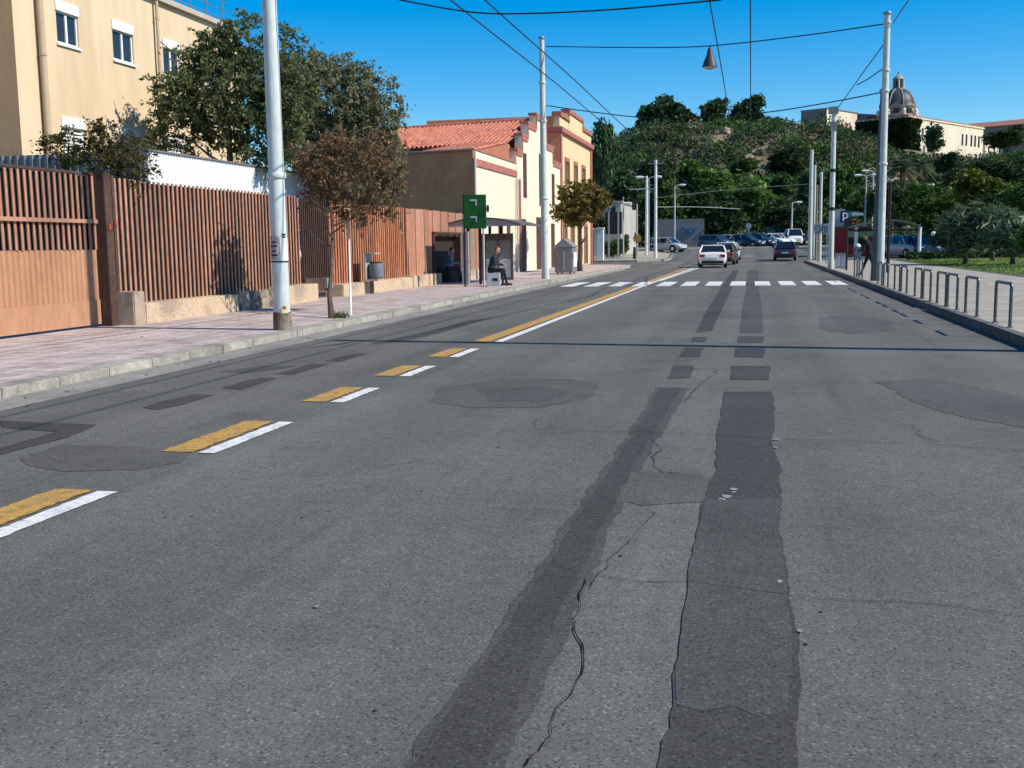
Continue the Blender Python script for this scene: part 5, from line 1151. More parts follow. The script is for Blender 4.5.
# parking sign
t, xp, zp = rpost('parking_sign', 'blue square parking sign with a white P on a dark post', 'sign', 846.3, 210, 272.5, 55, .05, M_BLACK)
a, b = atY(840.3, 211, 54.9), atY(848.3, 222.3, 54.9); MB().box(a.x, b.x, 54.88, 54.93, b.z, a.z).build('plate', mat('parking_blue', (.006, .014, .085), rough=.4), t, bevel=.008)
pw, ph = b.x - a.x, a.z - b.z; px0, pz0 = a.x + pw * .28, b.z + ph * .14; st_ = .075; L2_ = MB()
L2_.box(px0, px0 + st_, 54.865, 54.878, pz0, pz0 + ph * .72)
arc = [(px0 + st_ + .07 + .115 * math.cos(q), pz0 + ph * .72 - .15 + .15 * math.sin(q)) for q in np.linspace(PI / 2, -PI / 2, 9)]; arc = [(px0 + st_, pz0 + ph * .72)] + arc + [(px0 + st_, pz0 + ph * .72 - .30)]
arci = [(px0 + st_ + .07 + .05 * math.cos(q), pz0 + ph * .72 - .15 + .085 * math.sin(q)) for q in np.linspace(PI / 2, -PI / 2, 9)]; arci = [(px0 + st_, pz0 + ph * .72 - .065)] + arci + [(px0 + st_, pz0 + ph * .72 - .235)]
for i in range(10):
    q = [arc[i], arc[i + 1], arci[i + 1], arci[i]]; L2_.prism([(u, 54.865, w) for u, w in q], (0, .012, 0))
L2_.build('letter', M_WHITE, t)
# red kiosk
kx0, kx1 = atY(834, 250, 96).x, atY(871, 250, 96).x
kk = thing('kiosk', 'red newsstand kiosk with dark green awning and advertising boards on its roof', 'kiosk', ((kx0 + kx1) / 2, 97, .15)); zk = lambda py: atY(850, py, 96).z
RED = mat('kiosk_red', (.42, .035, .03), (.34, .03, .026), scale=1.5, rough=.5)
bY = base(97) + .1
MB().box(kx0, kx1, 96, 98.5, bY, zk(228)).build('body', RED, kk)
MB().box(kx0 - .1, kx1 + .2, 95.7, 98.7, zk(228) + .002, zk(226.5)).build('roof', mat('kiosk_roof', (.05, .055, .05), rough=.6), kk)
aw = [(kx0 + 1.0, 95.998, zk(229)), (kx0 + 1.0, 94.8, zk(237)), (kx0 + 1.0, 94.8, zk(239)), (kx0 + 1.0, 95.998, zk(238))]
MB().prism(aw, (kx1 - kx0 - .8, 0, 0)).build('awning', mat('awning_green', (.008, .03, .018), (.012, .045, .024), scale=2, rough=.8), kk)
MB().box(kx0 + 1.1, kx1 - .4, 95.96, 95.998, zk(244), zk(239.5)).build('hatch', mat('dark_window', (.02, .02, .025)), kk)
for i in range(6): MB().box(kx0 + 1.15 + i * .36, kx0 + 1.40 + i * .36, 95.93, 95.959, zk(250) + .0, zk(245)).build('magazine', mat('magazine_%s' % 'abc'[i % 3], ((.45, .12, .05), (.10, .2, .3), (.5, .4, .15))[i % 3], ((.3, .05, .04), (.3, .3, .3), (.3, .1, .1))[i % 3], scale=9, rough=.5, contrast=(.45, .55)), kk)
bb_ = MB(); bb_.box(atY(835, 0, 96.2).x, atY(850, 0, 96.2).x, 96.15, 96.35, zk(229), zk(209)); bb_.build('roof_board', mat('board_grey', (.38, .41, .44), (.34, .37, .40), scale=1, rough=.5), kk)
for (pa, pb, ya, yb, m_, nm) in ((850.3, 864.5, 211.5, 217.5, mat('sign_teal', (.05, .20, .19), (.06, .25, .24), scale=2, rough=.5), 'sign_panel'), (850.3, 864.5, 217.8, 227, mat('sign_dark', (.02, .02, .02), (.04, .03, .02), scale=2), 'sign_panel')):
    MB().box(atY(pa, 0, 96.1).x, atY(pb, 0, 96.1).x, 96.05, 96.2, zk(yb), zk(ya)).build(nm, m_, kk)
orng = mat('sign_orange', (.72, .20, .02), (.8, .35, .05), scale=3, rough=.5)
for (pa, pb, ya, yb) in ((851, 857, 218.6, 220.6), (856, 861.5, 219.6, 221.4), (851.5, 855, 222.3, 224.6), (855.5, 860, 222, 223.6), (858, 862, 224.2, 225.6)):
    p, q = atY(pa, yb, 96.03), atY(pb, ya, 96.03); MB().prism([(p.x, 96.03, p.z), (q.x, 96.03, p.z + .08), (q.x - .1, 96.03, q.z), (p.x + .1, 96.03, q.z - .06)], (0, .018, 0)).build('orange_mark', orng, kk)
for i in range(7): p = atY(852 + i * 1.7, 215.4, 96.03); MB().box(p.x, p.x + .10, 96.03, 96.048, p.z, p.z + .20 + .05 * (i % 2)).build('pale_mark', M_WHITE, kk)
# parking meter and cabinets
t, xm_, zm_ = rpost('parking_meter', 'grey parking meter with a rounded white top beside the walking person', 'meter', 857.5, 258, 275.5, 48.5, .045, M_STEEL)
a, b = atY(854.3, 244.5, 48.4), atY(861, 260, 48.4); w_ = b.x - a.x
MB().box(a.x, b.x, 48.25, 48.6, b.z, a.z - .1).build('housing', mat('meter_blue', (.13, .16, .22), (.10, .13, .18), scale=4, rough=.5), t, bevel=.03)
MB().lathe([(w_ * .42, 0), (w_ * .40, .06), (w_ * .25, .12), (.02, .14)], ((a.x + b.x) / 2, 48.42, a.z - .1), 14).build('cap', M_WHITE, t, smooth=True)
for i, (px, lab) in enumerate(((838.5, 'pale grey utility cabinet left of the parking sign post'), (843.5, 'grey utility cabinet touching the parking sign post'))):
    p = atY(px, 268, 60 - i * 1.6); t = thing('utility_cabinet', lab, 'cabinet', (p.x, p.y, KH)); zc = atY(px, 253.5, p.y).z
    MB().box(p.x - .14, p.x + .14, p.y, p.y + .4, KH + .08, zc - .03).build('body', GRY if i else mat('pale_cabinet', (.5, .5, .48), (.42, .42, .40), scale=4), t, bevel=.012)
    MB().box(p.x - .17, p.x + .17, p.y - .03, p.y + .43, zc - .029, zc + .02).build('lid', M_STEEL, t); MB().box(p.x - .12, p.x + .12, p.y + .03, p.y + .37, KH, KH + .079).build('plinth', M_STEEL, t)
# arched canopy
cn = thing('arched_canopy', 'long canopy with a shallow arched grey roof on pale posts behind the pole', 'canopy', (8.5, 86, .2)); YC = 86
top_ = [atY(px, py, YC) for px, py in ((852, 226), (866, 222.5), (880, 220), (895, 219), (908, 220.5), (921, 225.5))]
pr2 = [tuple(p) for p in top_] + [(p.x, p.y, p.z - .16) for p in reversed(top_)]
MB().prism(pr2, (0, 2.6, 0)).build('roof', mat('canopy_grey', (.16, .14, .12), (.12, .105, .09), scale=1, rough=.6), cn)
for px in (856, 919.5):
    p = atY(px, 240, YC + .5); MB().tube([(p.x, YC + .5, bY - .2), (p.x, YC + .5, atY(px, 225.5, YC).z - .1)], .13, 10).build('post', M_WHITE, cn, smooth=True)
MB().box(top_[0].x + .2, top_[-1].x - .1, YC + .3, YC + .5, top_[0].z - .42, top_[0].z - .285).build('beam', M_BLACK, cn)
# lamps
def lamp(label, px, pyt, pyb, Y, arm, r=.10, z=None, name='street_lamp'):
    zz = base(Y) + .1 if z is None else z
    t, x_, zt_ = rpost(name, label, 'street lamp', px, pyt, pyb, Y, r, M_LAMPP, z=zz); 
    for s in arm:
        MB().tube([(x_, Y, zt_ - .05), (x_ + s * .3, Y, zt_ + .08), (x_ + s * .5, Y, zt_ + .08)], r * .5, 8).build('arm', M_LAMPP, t, smooth=True)
        MB().lathe([(.02, -.36), (.10, -.30), (.13, 0), (.10, .30), (.03, .36)], (x_ + s * .8, Y, zt_ + .08), 10, axis='x').build('lamp_head', M_WHITE, t, smooth=True)
    return t
lamp('pale street lamp with twin heads above the red kiosk', 864.5, 176, 245, 112, (-1, 1))
lamp('taller pale street lamp with one head right of the twin headed lamp', 871.3, 171.5, 245, 118, (-1,))
lamp('pale lamp post standing behind the arched canopy at its right end', 919, 186, 240, 104, (1,))
lamp('street lamp with a small head before the hill, right of the parked white van', 791.5, 203, 238, 134, (1,), .11)
lamp('street lamp with one head beside the grey scrawled wall', 674.5, 186, 244, 118, (1,), .10)
lamp('thin street lamp with a cross arm between the two thin white poles', 648.5, 178, 256, 98, (1, -1), .07)
lamp('lamp post with its arm towards the road by the white house', 637, 204, 252, 100, (-1,), .07)
t, x_, zt_ = rpost('overhead_line_pole', 'taller of the two thin white poles at the far left corner', 'pole', 655.5, 160, 262, 92.6, .14, M_WHITE, z=.15)
MB().tube([(x_ - .6, 92.6, zt_ - .3), (x_ + .6, 92.6, zt_ - .3)], .06, 8).build('cross_arm', M_STEEL, t); MB().tube([(x_ - 2.2, 92.6, zt_ * .72), (x_, 92.6, zt_ * .72)], .04, 8).build('cross_arm', M_LAMPP, t)
t, x_, zt_ = rpost('overhead_line_pole', 'shorter of the two thin white poles at the far left corner', 'pole', 646.5, 176, 258, 99, .13, M_WHITE, z=.3)
t, x_, zt_ = rpost('traffic_light', 'traffic light pole with a dark arm beside the notice board', 'traffic light', 623.3, 197, 262, 92, .07, M_LAMPP, z=.2)
MB().tube([(x_, 92, zt_ - .15), (x_ + 1.1, 92, zt_ - .12)], .05, 8).build('arm', M_BLACK, t); MB().box(x_ + .75, x_ + 1.1, 91.85, 92.1, zt_ - 1.1, zt_ - .2).build('signal_head', M_BLACK, t, bevel=.03)
for z_, c_ in ((-.36, (.12, .01, .01)), (-.62, (.12, .08, .01)), (-.9, (.01, .08, .03))): MB().lathe([(.10, -.01), (.10, .02), (.04, .03)], (x_ + .92, 91.83, zt_ + z_), 12, axis='y').build('lens', mat('lens_%d' % int(-z_ * 100), c_, rough=.2), t)
t, x_, zt_ = rpost('corner_post', 'dark short post with pale edge at the side street corner', 'post', 634.5, 247, 262, 91, .14, M_BLACK, z=.2)
t, x_, zt_ = rpost('round_sign', 'small round amber sign on a post at the side street corner', 'sign', 637.5, 239, 260, 95, .05, M_LAMPP, z=.2)
MB().lathe([(.30, -.02), (.32, 0), (.30, .02)], (x_, 94.93, zt_), 18, axis='y').build('disc', mat('amber_sign', (.45, .27, .05), (.35, .2, .04), scale=6), t)
t, x_, zt_ = rpost('sign_post', 'dark thin sign post behind the parked cars', 'post', 748.5, 226, 240, 133, .07, M_STEEL, z=1.0)
MB().lathe([(.35, -.02), (.35, .02)], (x_, 132.9, zt_), 16, axis='y').build('disc', GRY, t)
for i, (px, py) in enumerate(((933, 235), (949, 237))):
    t, x_, zt_ = rpost('bollard_lamp', ('pale short lamp behind the dark blue parked car', 'pale globe lamp behind the light coloured parked car')[i], 'lamp', px, py, 250, 96, .06, M_WHITE, z=base(96)); MB().lathe([(.05, -.1), (.2, 0), (.2, .2), (.05, .3)], (x_, 96, zt_), 12).build('globe', M_WHITE, t, smooth=True)

# ================================================================== CARS
M_TYRE = mat('tyre_rubber', (.018, .018, .018), rough=.85); M_RIM = mat('alloy_rim', (.45, .45, .46), rough=.3, metal=.8)
M_CARGL = mat('car_glass', (.012, .015, .018), rough=.05, spec=.8); M_TRIM = mat('car_trim', (.02, .02, .02), rough=.6)
M_TAIL = mat('tail_light', (.45, .012, .012), rough=.2); M_HEADL = mat('head_light', (.7, .7, .7), rough=.1); M_PLATE = mat('number_plate', (.7, .7, .68), rough=.5)
def paint(name, c): 
    m_ = mat('paint_' + name, c, rough=.28, spec=.6); m_.node_tree.nodes['Principled BSDF'].inputs['Coat Weight'].default_value = .5; return m_
SH = { # length, width, hood z, shoulder z, roof z, (base y0,y1), (roof y0,y1) measured from the rear
 'sedan': (4.5, 1.78, .92, .96, 1.43, (.75, 3.35), (1.25, 2.65), .98),
 'hatch': (4.0, 1.72, .95, .97, 1.48, (.10, 3.05), (.42, 2.35), .95),
 'suv':   (4.5, 1.85, 1.10, 1.12, 1.75, (.10, 3.45), (.30, 2.85), 1.08),
 'van':   (4.6, 1.85, 1.20, 1.22, 1.95, (.06, 3.95), (.16, 3.35), 1.15)}
def make_car(label, kind, pm, cat='car'):
    L_, W, zh, zs, zr, (b0, b1), (r0, r1), zd_ = SH[kind]; t = thing('parked_car', label, cat, (0, 0, 0)); hw = W / 2; o = -L_ / 2
    st = [(0, .80, .42, .74), (.06, .90, .30, zd_ - .10), (.22, .965, .24, zd_ - .02), (.8, 1, .2, zs), (L_ * .5, 1.0, .19, zs), (L_ - 1.25, 1.0, .2, zh + .01), (L_ - .5, .95, .22, zh - .12), (L_ - .14, .84, .26, zh - .24), (L_, .70, .36, zh - .36)]
    mb = MB(); rings = []
    for y, wf, zb, zt_ in st:
        w = hw * wf; h = zt_ - zb
        half = [(0, zb), (w * .86, zb), (w * .97, zb + h * .18), (w, zb + h * .50), (w * .985, zb + h * .78), (w * .90, zt_ - .02), (w * .6, zt_ + .015), (0, zt_ + .03)]
        rings.append([(x, y + o, z) for x, z in half] + [(-x, y + o, z) for x, z in half[-2:0:-1]])
    n = len(rings[0]); vs = [p for r in rings for p in r]; fs = [(i * n + j, i * n + (j + 1) % n, (i + 1) * n + (j + 1) % n, (i + 1) * n + j) for i in range(len(rings) - 1) for j in range(n)] + [tuple(range(n)), tuple(range((len(rings) - 1) * n, len(rings) * n))]
    mb.add(vs, fs); body = mb.build('body', pm, t, smooth=38)
    # greenhouse
    wb_, wr = hw * .93, hw * .74
    B = [(-wb_, b0 + o, zs - .02), (wb_, b0 + o, zs - .02), (wb_, b1 + o, zs - .02), (-wb_, b1 + o, zs - .02)]; R = [(-wr, r0 + o, zr - .05), (wr, r0 + o, zr - .05), (wr, r1 + o, zr - .05), (-wr, r1 + o, zr - .05)]
    MB().add(B + R, [(0, 1, 5, 4), (1, 2, 6, 5), (2, 3, 7, 6), (3, 0, 4, 7), (4, 5, 6, 7)]).build('windows', M_CARGL, t)
    rf = MB(); rr = [(-wr - .02, r0 + o - .03, zr - .052), (wr + .02, r0 + o - .03, zr - .052), (wr + .02, r1 + o + .03, zr - .052), (-wr - .02, r1 + o + .03, zr - .052)]; r2 = [(-wr * .82, r0 + o + .12, zr), (wr * .82, r0 + o + .12, zr), (wr * .82, r1 + o - .15, zr), (-wr * .82, r1 + o - .15, zr)]
    rf.add(rr + r2, [(0, 1, 5, 4), (1, 2, 6, 5), (2, 3, 7, 6), (3, 0, 4, 7), (4, 5, 6, 7), (3, 2, 1, 0)])
    for i in range(4): rf.tube([Vector(B[i]) * 1.0, Vector(R[i])], [.065, .045], 6)
    for s in (-1, 1):
        ym = (r0 + r1) / 2 + .1 + o; yb_ = (b0 + b1) / 2 + .1 + o; rf.tube([(s * wb_, yb_, zs - .02), (s * wr, ym, zr - .05)], .04, 6)
        if kind in ('sedan', 'hatch', 'suv', 'van'):
            q0 = b0 + (b1 - b0) * .18 + o; rf.tube([(s * wb_, q0, zs - .02), (s * wr, r0 + .25 + o, zr - .05)], .055, 6)
    rf.build('roof', pm, t, smooth=35)
    for s in (-1, 1):
        for yw in (.78, L_ - .82):
            x_ = s * (hw - .10); wh = MB().lathe([(.20, -.10), (.30, -.105), (.325, -.08), (.325, .08), (.30, .105), (.20, .10)], (x_, yw + o, .325), 20, axis='x').build('wheel', M_TYRE, t, smooth=40)
            MB().lathe([(.195, -.108), (.16, -.115), (.05, -.118)] if s < 0 else [(.195, .108), (.16, .115), (.05, .118)], (x_, yw + o, .325), 14, axis='x').build('rim', M_RIM, wh)
            MB().lathe([(.385, -.03), (.385, .012)] if s > 0 else [(.385, -.012), (.385, .03)], (s * hw * .985, yw + o, .36), 20, axis='x').build('wheel_arch', M_TRIM, t)
        MB().box(s * (hw * .70) - .17, s * (hw * .70) + .17, o - .015, o + .14, zd_ - .32, zd_ - .14).build('tail_light', M_TAIL, t, bevel=.02)
        MB().box(s * (hw * .64) - .2, s * (hw * .64) + .2, -o - .26, -o - .075, zh - .40, zh - .24).build('headlight', M_HEADL, t, bevel=.03)
        MB().box(s * (hw + .09) - .09, s * (hw + .09) + .09, b1 + o - .50, b1 + o - .36, zs, zs + .14).build('mirror', pm, t, bevel=.03)
    MB().box(-hw * .76, hw * .76, o - .03, o + .10, .30, .46).build('bumper', M_TRIM, t, bevel=.03); MB().box(-hw * .62, hw * .62, -o - .10, -o + .02, .28, .44).build('bumper', M_TRIM, t, bevel=.03)
    MB().box(-.26, .26, o - .04, o - .015, .56, .67).build('number_plate', M_PLATE, t); MB().box(-.26, .26, -o + .01, -o + .03, .42, .53).build('number_plate', M_PLATE, t)
    return t
def place(t, px, Y, rz, py=None, x=None, name=None):
    p = atY(px, 245, Y); X = p.x if x is None else x; t.location = (X, Y, base(Y)); t.rotation_euler.z = math.radians(rz)
    if name: t.name = name
    return t
P_W = paint('white', (.78, .78, .76)); P_B = paint('dark_blue', (.012, .022, .06)); P_K = paint('black', (.02, .02, .022)); P_G = paint('dark_grey', (.085, .09, .10)); P_S = paint('silver', (.42, .43, .45)); P_N = paint('navy_grey', (.03, .045, .085)); P_BR = paint('brown_grey', (.10, .075, .065))
place(make_car('white saloon car driving away, nearest car on the road', 'sedan', P_W), 713, 71.3, 1, x=-2.38, name='white_car')
place(make_car('dark brown grey hatchback in the queue right ahead of the white saloon', 'hatch', P_BR), 729, 80, -4, x=-1.85, name='queued_car')
place(make_car('small white hatchback with red tail lights at the front of the queue', 'hatch', P_W), 735, 89.5, -6, x=-1.78, name='queued_car')
place(make_car('dark blue hatchback driving away alone in the right lane', 'hatch', P_B), 785, 89, -2, x=2.65, name='blue_car')
for px, Y, rz, kd, pm, lab in ((667, 112, -118, 'hatch', P_S, 'silver grey hatchback parked beside the thin white poles at the left corner'),
    (716, 124, -122, 'hatch', P_G, 'dark grey hatchback at the left end of the parked row'), (730, 127, -124, 'sedan', P_S, 'silver saloon second from the left in the parked row'),
    (745, 126, -118, 'sedan', P_N, 'navy saloon in the middle of the parked row'), (759, 129, -126, 'hatch', P_B, 'dark blue hatchback right of the navy saloon in the parked row'),
    (771, 131, -128, 'sedan', P_W, 'white saloon near the right end of the parked row'), (782, 132, -130, 'hatch', P_W, 'white hatchback beside the white van in the parked row'),
    (793.5, 133, -176, 'van', P_W, 'white van facing the camera at the right end of the parked row'), (804, 135, -140, 'sedan', P_K, 'black saloon half hidden behind the thin pale poles'),
    (904, 93, -150, 'suv', P_S, 'silver off-roader leftmost of the cars parked behind the lawn'), (921, 92, -170, 'suv', P_B, 'dark blue tall car second from left behind the lawn'),
    (936, 95, -160, 'hatch', P_S, 'light silver hatchback right of the dark blue car behind the lawn'), (949, 93, -110, 'sedan', P_W, 'low white car partly hidden by the lawn tree trunks'), (890, 98, -150, 'hatch', P_K, 'black hatchback behind the pale galvanised pole')):
    t = place(make_car(lab, kd, pm), px, Y, rz, name='parked_car')
    t['group'] = 'cars parked in the row before the hill' if 700 < px < 810 else ('cars parked behind the lawn' if px > 880 else 'cars parked at the left corner')

# ================================================================== PEOPLE
def capsule(mb, p0, p1, r0, r1, n=12):
    p0, p1 = Vector(p0), Vector(p1); d = (p1 - p0); L_ = d.length; d.normalize(); pts = []; rad = []
    for a in (-80, -55, -28): pts.append(p0 + d * r0 * math.sin(math.radians(a))); rad.append(r0 * math.cos(math.radians(a)))
    pts += [p0, p1]; rad += [r0, r1]
    for a in (28, 55, 80): pts.append(p1 + d * r1 * math.sin(math.radians(a))); rad.append(r1 * math.cos(math.radians(a)))
    mb.tube(pts, rad, n)
def person(label, at, rz, J, mats, hairm):
    """J: joint dict in local metres (x right, y forward, z up); body is one remeshed surface"""
    t = thing('person', label, 'person', at); caps = []
    def c(a, b, r0, r1, mi): caps.append((Vector(J[a] if isinstance(a, str) else a), Vector(J[b] if isinstance(b, str) else b), r0, r1, mi))
    SKIN, TOP, LEG, SHOE = 0, 1, 2, 3
    c('pelvis', 'belly', .135, .130, TOP); c('belly', 'chest', .130, .150, TOP); c('chest', 'neck0', .145, .075, TOP)
    c('shL', 'shR', .075, .075, TOP); c('hipL', 'hipR', .115, .115, LEG); c('neck0', 'head0', .056, .054, SKIN)
    hd, hu = Vector(J['head0']), Vector(J['head1']); ax = (hu - hd).normalized(); fw = Vector(J['face']).normalized()
    c(hd + ax * .03, hd + ax * .13, .068, .088, SKIN); c(hd + ax * .12 - fw * .02, hd + ax * .15 - fw * .03, .088, .082, SKIN); c(hd + ax * .02 + fw * .03, hd + ax * .05 + fw * .045, .045, .05, SKIN)
    c(hd + ax * .085 + fw * .085, hd + ax * .065 + fw * .108, .012, .016, SKIN)                     # nose
    sd = ax.cross(fw)
    for s in (-1, 1): c(hd + ax * .06 + sd * s * .085, hd + ax * .11 + sd * s * .09 - fw * .01, .016, .02, SKIN)   # ears
    for s in 'LR':
        c('sh' + s, 'el' + s, .058, .045, TOP); c('el' + s, 'wr' + s, .043, .030, TOP)
        w, e = Vector(J['wr' + s]), Vector(J['el' + s]); d = (w - e).normalized(); sx = d.cross(Vector((0, 0, 1))); sx = (sx if sx.length > .2 else Vector((1, 0, 0))).normalized(); dn = sx.cross(d).normalized() * (1 if s == 'L' else 1)
        pc = w + d * .05; c(w, pc, .028, .036, SKIN)
        for i, l in enumerate((.070, .080, .074, .058)):
            k0 = w + d * .085 + sx * (.030 - .020 * i); k1 = k0 + d * l * .55 - dn * .012; k2 = k1 + d * l * .35 - dn * .03; c(pc + sx * (.024 - .016 * i), k0, .013, .011, SKIN); c(k0, k1, .0105, .0095, SKIN); c(k1, k2, .0095, .008, SKIN)
        th = pc + sx * .04; c(w + d * .02 + sx * .02, th + d * .02, .013, .011, SKIN); c(th + d * .02, th + d * .055 - dn * .01, .011, .009, SKIN)
        c('hip' + s, 'kn' + s, .088, .060, LEG); c('kn' + s, 'an' + s, .060, .042, LEG); c('an' + s, 'to' + s, .045, .036, SHOE)
        c('an' + s, Vector(J['an' + s]) + Vector((0, -.04, -.03)), .045, .04, SHOE)
    mb = MB()
    for a, b, r0, r1, mi in caps: capsule(mb, a, b, r0, r1)
    me = bpy.data.meshes.new('raw'); me.from_pydata(mb.v, [], mb.f); bm = bmesh.new(); bm.from_mesh(me); bmesh.ops.recalc_face_normals(bm, faces=bm.faces); bm.to_mesh(me); bm.free()
    raw = bpy.data.objects.new('raw', me); COL.objects.link(raw); rm_ = raw.modifiers.new('r', 'REMESH'); rm_.mode = 'VOXEL'; rm_.voxel_size = .0095; sm = raw.modifiers.new('s', 'SMOOTH'); sm.factor = .5; sm.iterations = 2
    dg_ = bpy.context.evaluated_depsgraph_get(); fin = bpy.data.meshes.new_from_object(raw.evaluated_get(dg_)); bpy.data.objects.remove(raw); fin.name = 'body'
    fin.materials.clear()
    for q in mats: fin.materials.append(q)
    ctr = np.zeros(len(fin.polygons) * 3); fin.polygons.foreach_get('center', ctr); ctr = ctr.reshape(-1, 3); best = np.full(len(ctr), 1e9); mi_ = np.zeros(len(ctr), int)
    for a, b, r0, r1, m_ in caps:
        a_, b_ = np.array(a), np.array(b); ab = b_ - a_; tt = np.clip(((ctr - a_) @ ab) / max(1e-9, ab @ ab), 0, 1); dd = np.linalg.norm(ctr - (a_ + tt[:, None] * ab), axis=1) - (r0 + (r1 - r0) * tt); k = dd < best - 1e-4; best[k] = dd[k]; mi_[k] = m_
    fin.polygons.foreach_set('material_index', mi_.astype(int).tolist()); fin.polygons.foreach_set('use_smooth', [True] * len(fin.polygons))
    link('body', fin, t)
    hb = MB(); capsule(hb, hd + ax * .14 - fw * .028, hd + ax * .165 - fw * .036, .091, .082); capsule(hb, hd + ax * .10 - fw * .055, hd + ax * .06 - fw * .06, .062, .045)
    o = hb.v; hm = bpy.data.meshes.new('hair'); hm.from_pydata(hb.v, [], hb.f); hm.materials.append(hairm); hm.polygons.foreach_set('use_smooth', [True] * len(hm.polygons)); link('hair', hm, t)
    for s in (-1, 1):
        ec = hd + ax * .098 + fw * .087 + sd * s * .033; em = MB(); em.lathe([(.002, -.009), (.009, -.004), (.009, .004), (.002, .009)], tuple(ec), 8); q = bpy.data.meshes.new('eye'); q.from_pydata(em.v, [], em.f); q.materials.append(M_BLACK); link('eye', q, t)
    lp_ = MB(); mc = hd + ax * .03 + fw * .092; lp_.tube([mc - sd * .024, mc + fw * .004, mc + sd * .024], .006, 6); q = bpy.data.meshes.new('mouth'); q.from_pydata(lp_.v, [], lp_.f); q.materials.append(mat('lip', (.28, .10, .08))); link('mouth', q, t)
    t.rotation_euler.z = rz; return t
SK = mat('skin', (.48, .28, .19), (.43, .24, .16), scale=9, rough=.6); HAIR = mat('dark_hair', (.02, .014, .01), rough=.6); HAIRB = mat('brown_hair', (.10, .05, .025), rough=.6)
def seated(lean=.10, seat=.46):
    z = seat + .11
    return dict(pelvis=(0, 0, z), belly=(0, .02 + lean * .3, z + .17), chest=(0, .03 + lean, z + .36), neck0=(0, .05 + lean * 1.3, z + .53), head0=(0, .07 + lean * 1.5, z + .60), head1=(0, .12 + lean * 1.9, z + .84), face=(0, 1, -.22),
        shL=(-.17, .04 + lean * 1.15, z + .46), shR=(.17, .04 + lean * 1.15, z + .46), elL=(-.23, .10 + lean, z + .20), elR=(.23, .12 + lean, z + .20), wrL=(-.10, .33 + lean, z + .17), wrR=(.08, .34 + lean, z + .21),
        hipL=(-.09, .02, z - .01), hipR=(.09, .02, z - .01), knL=(-.12, .44, z + .0), knR=(.13, .43, z + .0), anL=(-.12, .56, .075), anR=(.13, .47, .075), toL=(-.13, .73, .04), toR=(.14, .64, .04))
pA = atY(491, 280, 38.0)
person('person in a dark blue jacket sitting on the white block at the bus stop', (pA.x, 38.0, KH), math.radians(-90), seated(.10, .46), [SK, mat('navy_jacket', (.018, .03, .05), (.03, .045, .06), scale=6, rough=.9), mat('dark_trousers', (.015, .015, .02), rough=.9), M_BLACK], HAIRB)
stp = MB().box(-12.25, -11.75, 42.0, 43.4, .149, .60).build('stone_seat', mat('dark_stone', (.07, .06, .055), (.05, .045, .04), scale=4, rough=.9), loc=(-12, 42.0, .15), bevel=.02); tag(stp, 'low dark stone ledge in the dark door recess', 'ledge')
person('person in a blue top sitting in the dark door recess', (-11.95, 42.35, KH), math.radians(-75), seated(.05, .45), [SK, mat('blue_top', (.14, .24, .38), (.17, .28, .42), scale=5, rough=.9), mat('grey_trousers', (.05, .055, .075), rough=.9), M_BLACK], HAIR)
W_ = dict(pelvis=(0, 0, .93), belly=(0, .03, 1.08), chest=(0, .08, 1.26), neck0=(0, .12, 1.43), head0=(0, .15, 1.49), head1=(0, .20, 1.72), face=(0, 1, -.1), shL=(-.18, .10, 1.36), shR=(.18, .10, 1.36), elL=(-.25, .22, 1.10), elR=(.24, -.08, 1.12), wrL=(-.22, .42, 1.00), wrR=(.24, .02, .90),
    hipL=(-.09, 0, .90), hipR=(.09, 0, .90), knL=(-.10, .16, .50), knR=(.10, -.10, .49), anL=(-.10, .30, .085), anR=(.10, -.40, .17), toL=(-.10, .48, .05), toR=(.10, -.28, .045))
pC = G(869, 275.8, KH)
person('person in dark clothes striding past the parking meter towards the crossing', (pC.x, pC.y, KH), math.radians(72), W_, [SK, mat('black_coat', (.014, .014, .018), rough=.9), mat('black_trousers', (.010, .010, .013), rough=.9), M_BLACK], HAIR)

# ================================================================== WIRES
def wire(label, pts, r, name='overhead_wire', m=None):
    p0 = Vector(pts[0]); o = MB().tube(pts, r, 6).build(name, m or M_WIRE, loc=tuple(p0)); return tag(o, label, 'wire')
zP = lambda px, py, Y: atY(px, py, Y)
def through(pxs, Ya, Yb, n=3):
    """wire through picture points at depths running from Ya to Yb, smoothed"""
    P = [atY(x, y, Ya + (Yb - Ya) * i / (len(pxs) - 1)) for i, (x, y) in enumerate(pxs)]; out = []
    for i in range(len(P) - 1):
        q0, q1, q2, q3 = P[max(i - 1, 0)], P[i], P[i + 1], P[min(i + 2, len(P) - 1)]
        for k in range(6):
            t = k / 6; out.append(.5 * ((2 * q1) + (q2 - q0) * t + (2 * q0 - 5 * q1 + 4 * q2 - q3) * t * t + (3 * q1 - q0 - 3 * q2 + q3) * t ** 3))
    return out + [P[-1]]
w1 = [Vector((-8.17, 18.0, 6.45))] + through([(400, 0), (470, 12), (530, 13.5), (620, 9), (720, 0)], 17.8, 17.0) + [Vector((4.5, 16.5, 6.9))]
wire('black span wire crossing the top of the picture, nearest to the camera', w1, .013)
w2 = through([(546, 46.5), (640, 47.5), (708, 46), (800, 36), (884, 24)], 45.9, 40.6); wire('black span wire carrying the hanging lamp between the two tall poles', w2, .022)
w3 = through([(546, 105.5), (600, 113), (645, 117.5), (700, 117.5), (765, 112.5), (826, 103), (884, 92)], 45.9, 40.6); wire('lower black span wire between the second left pole and the pale right pole', w3, .022)
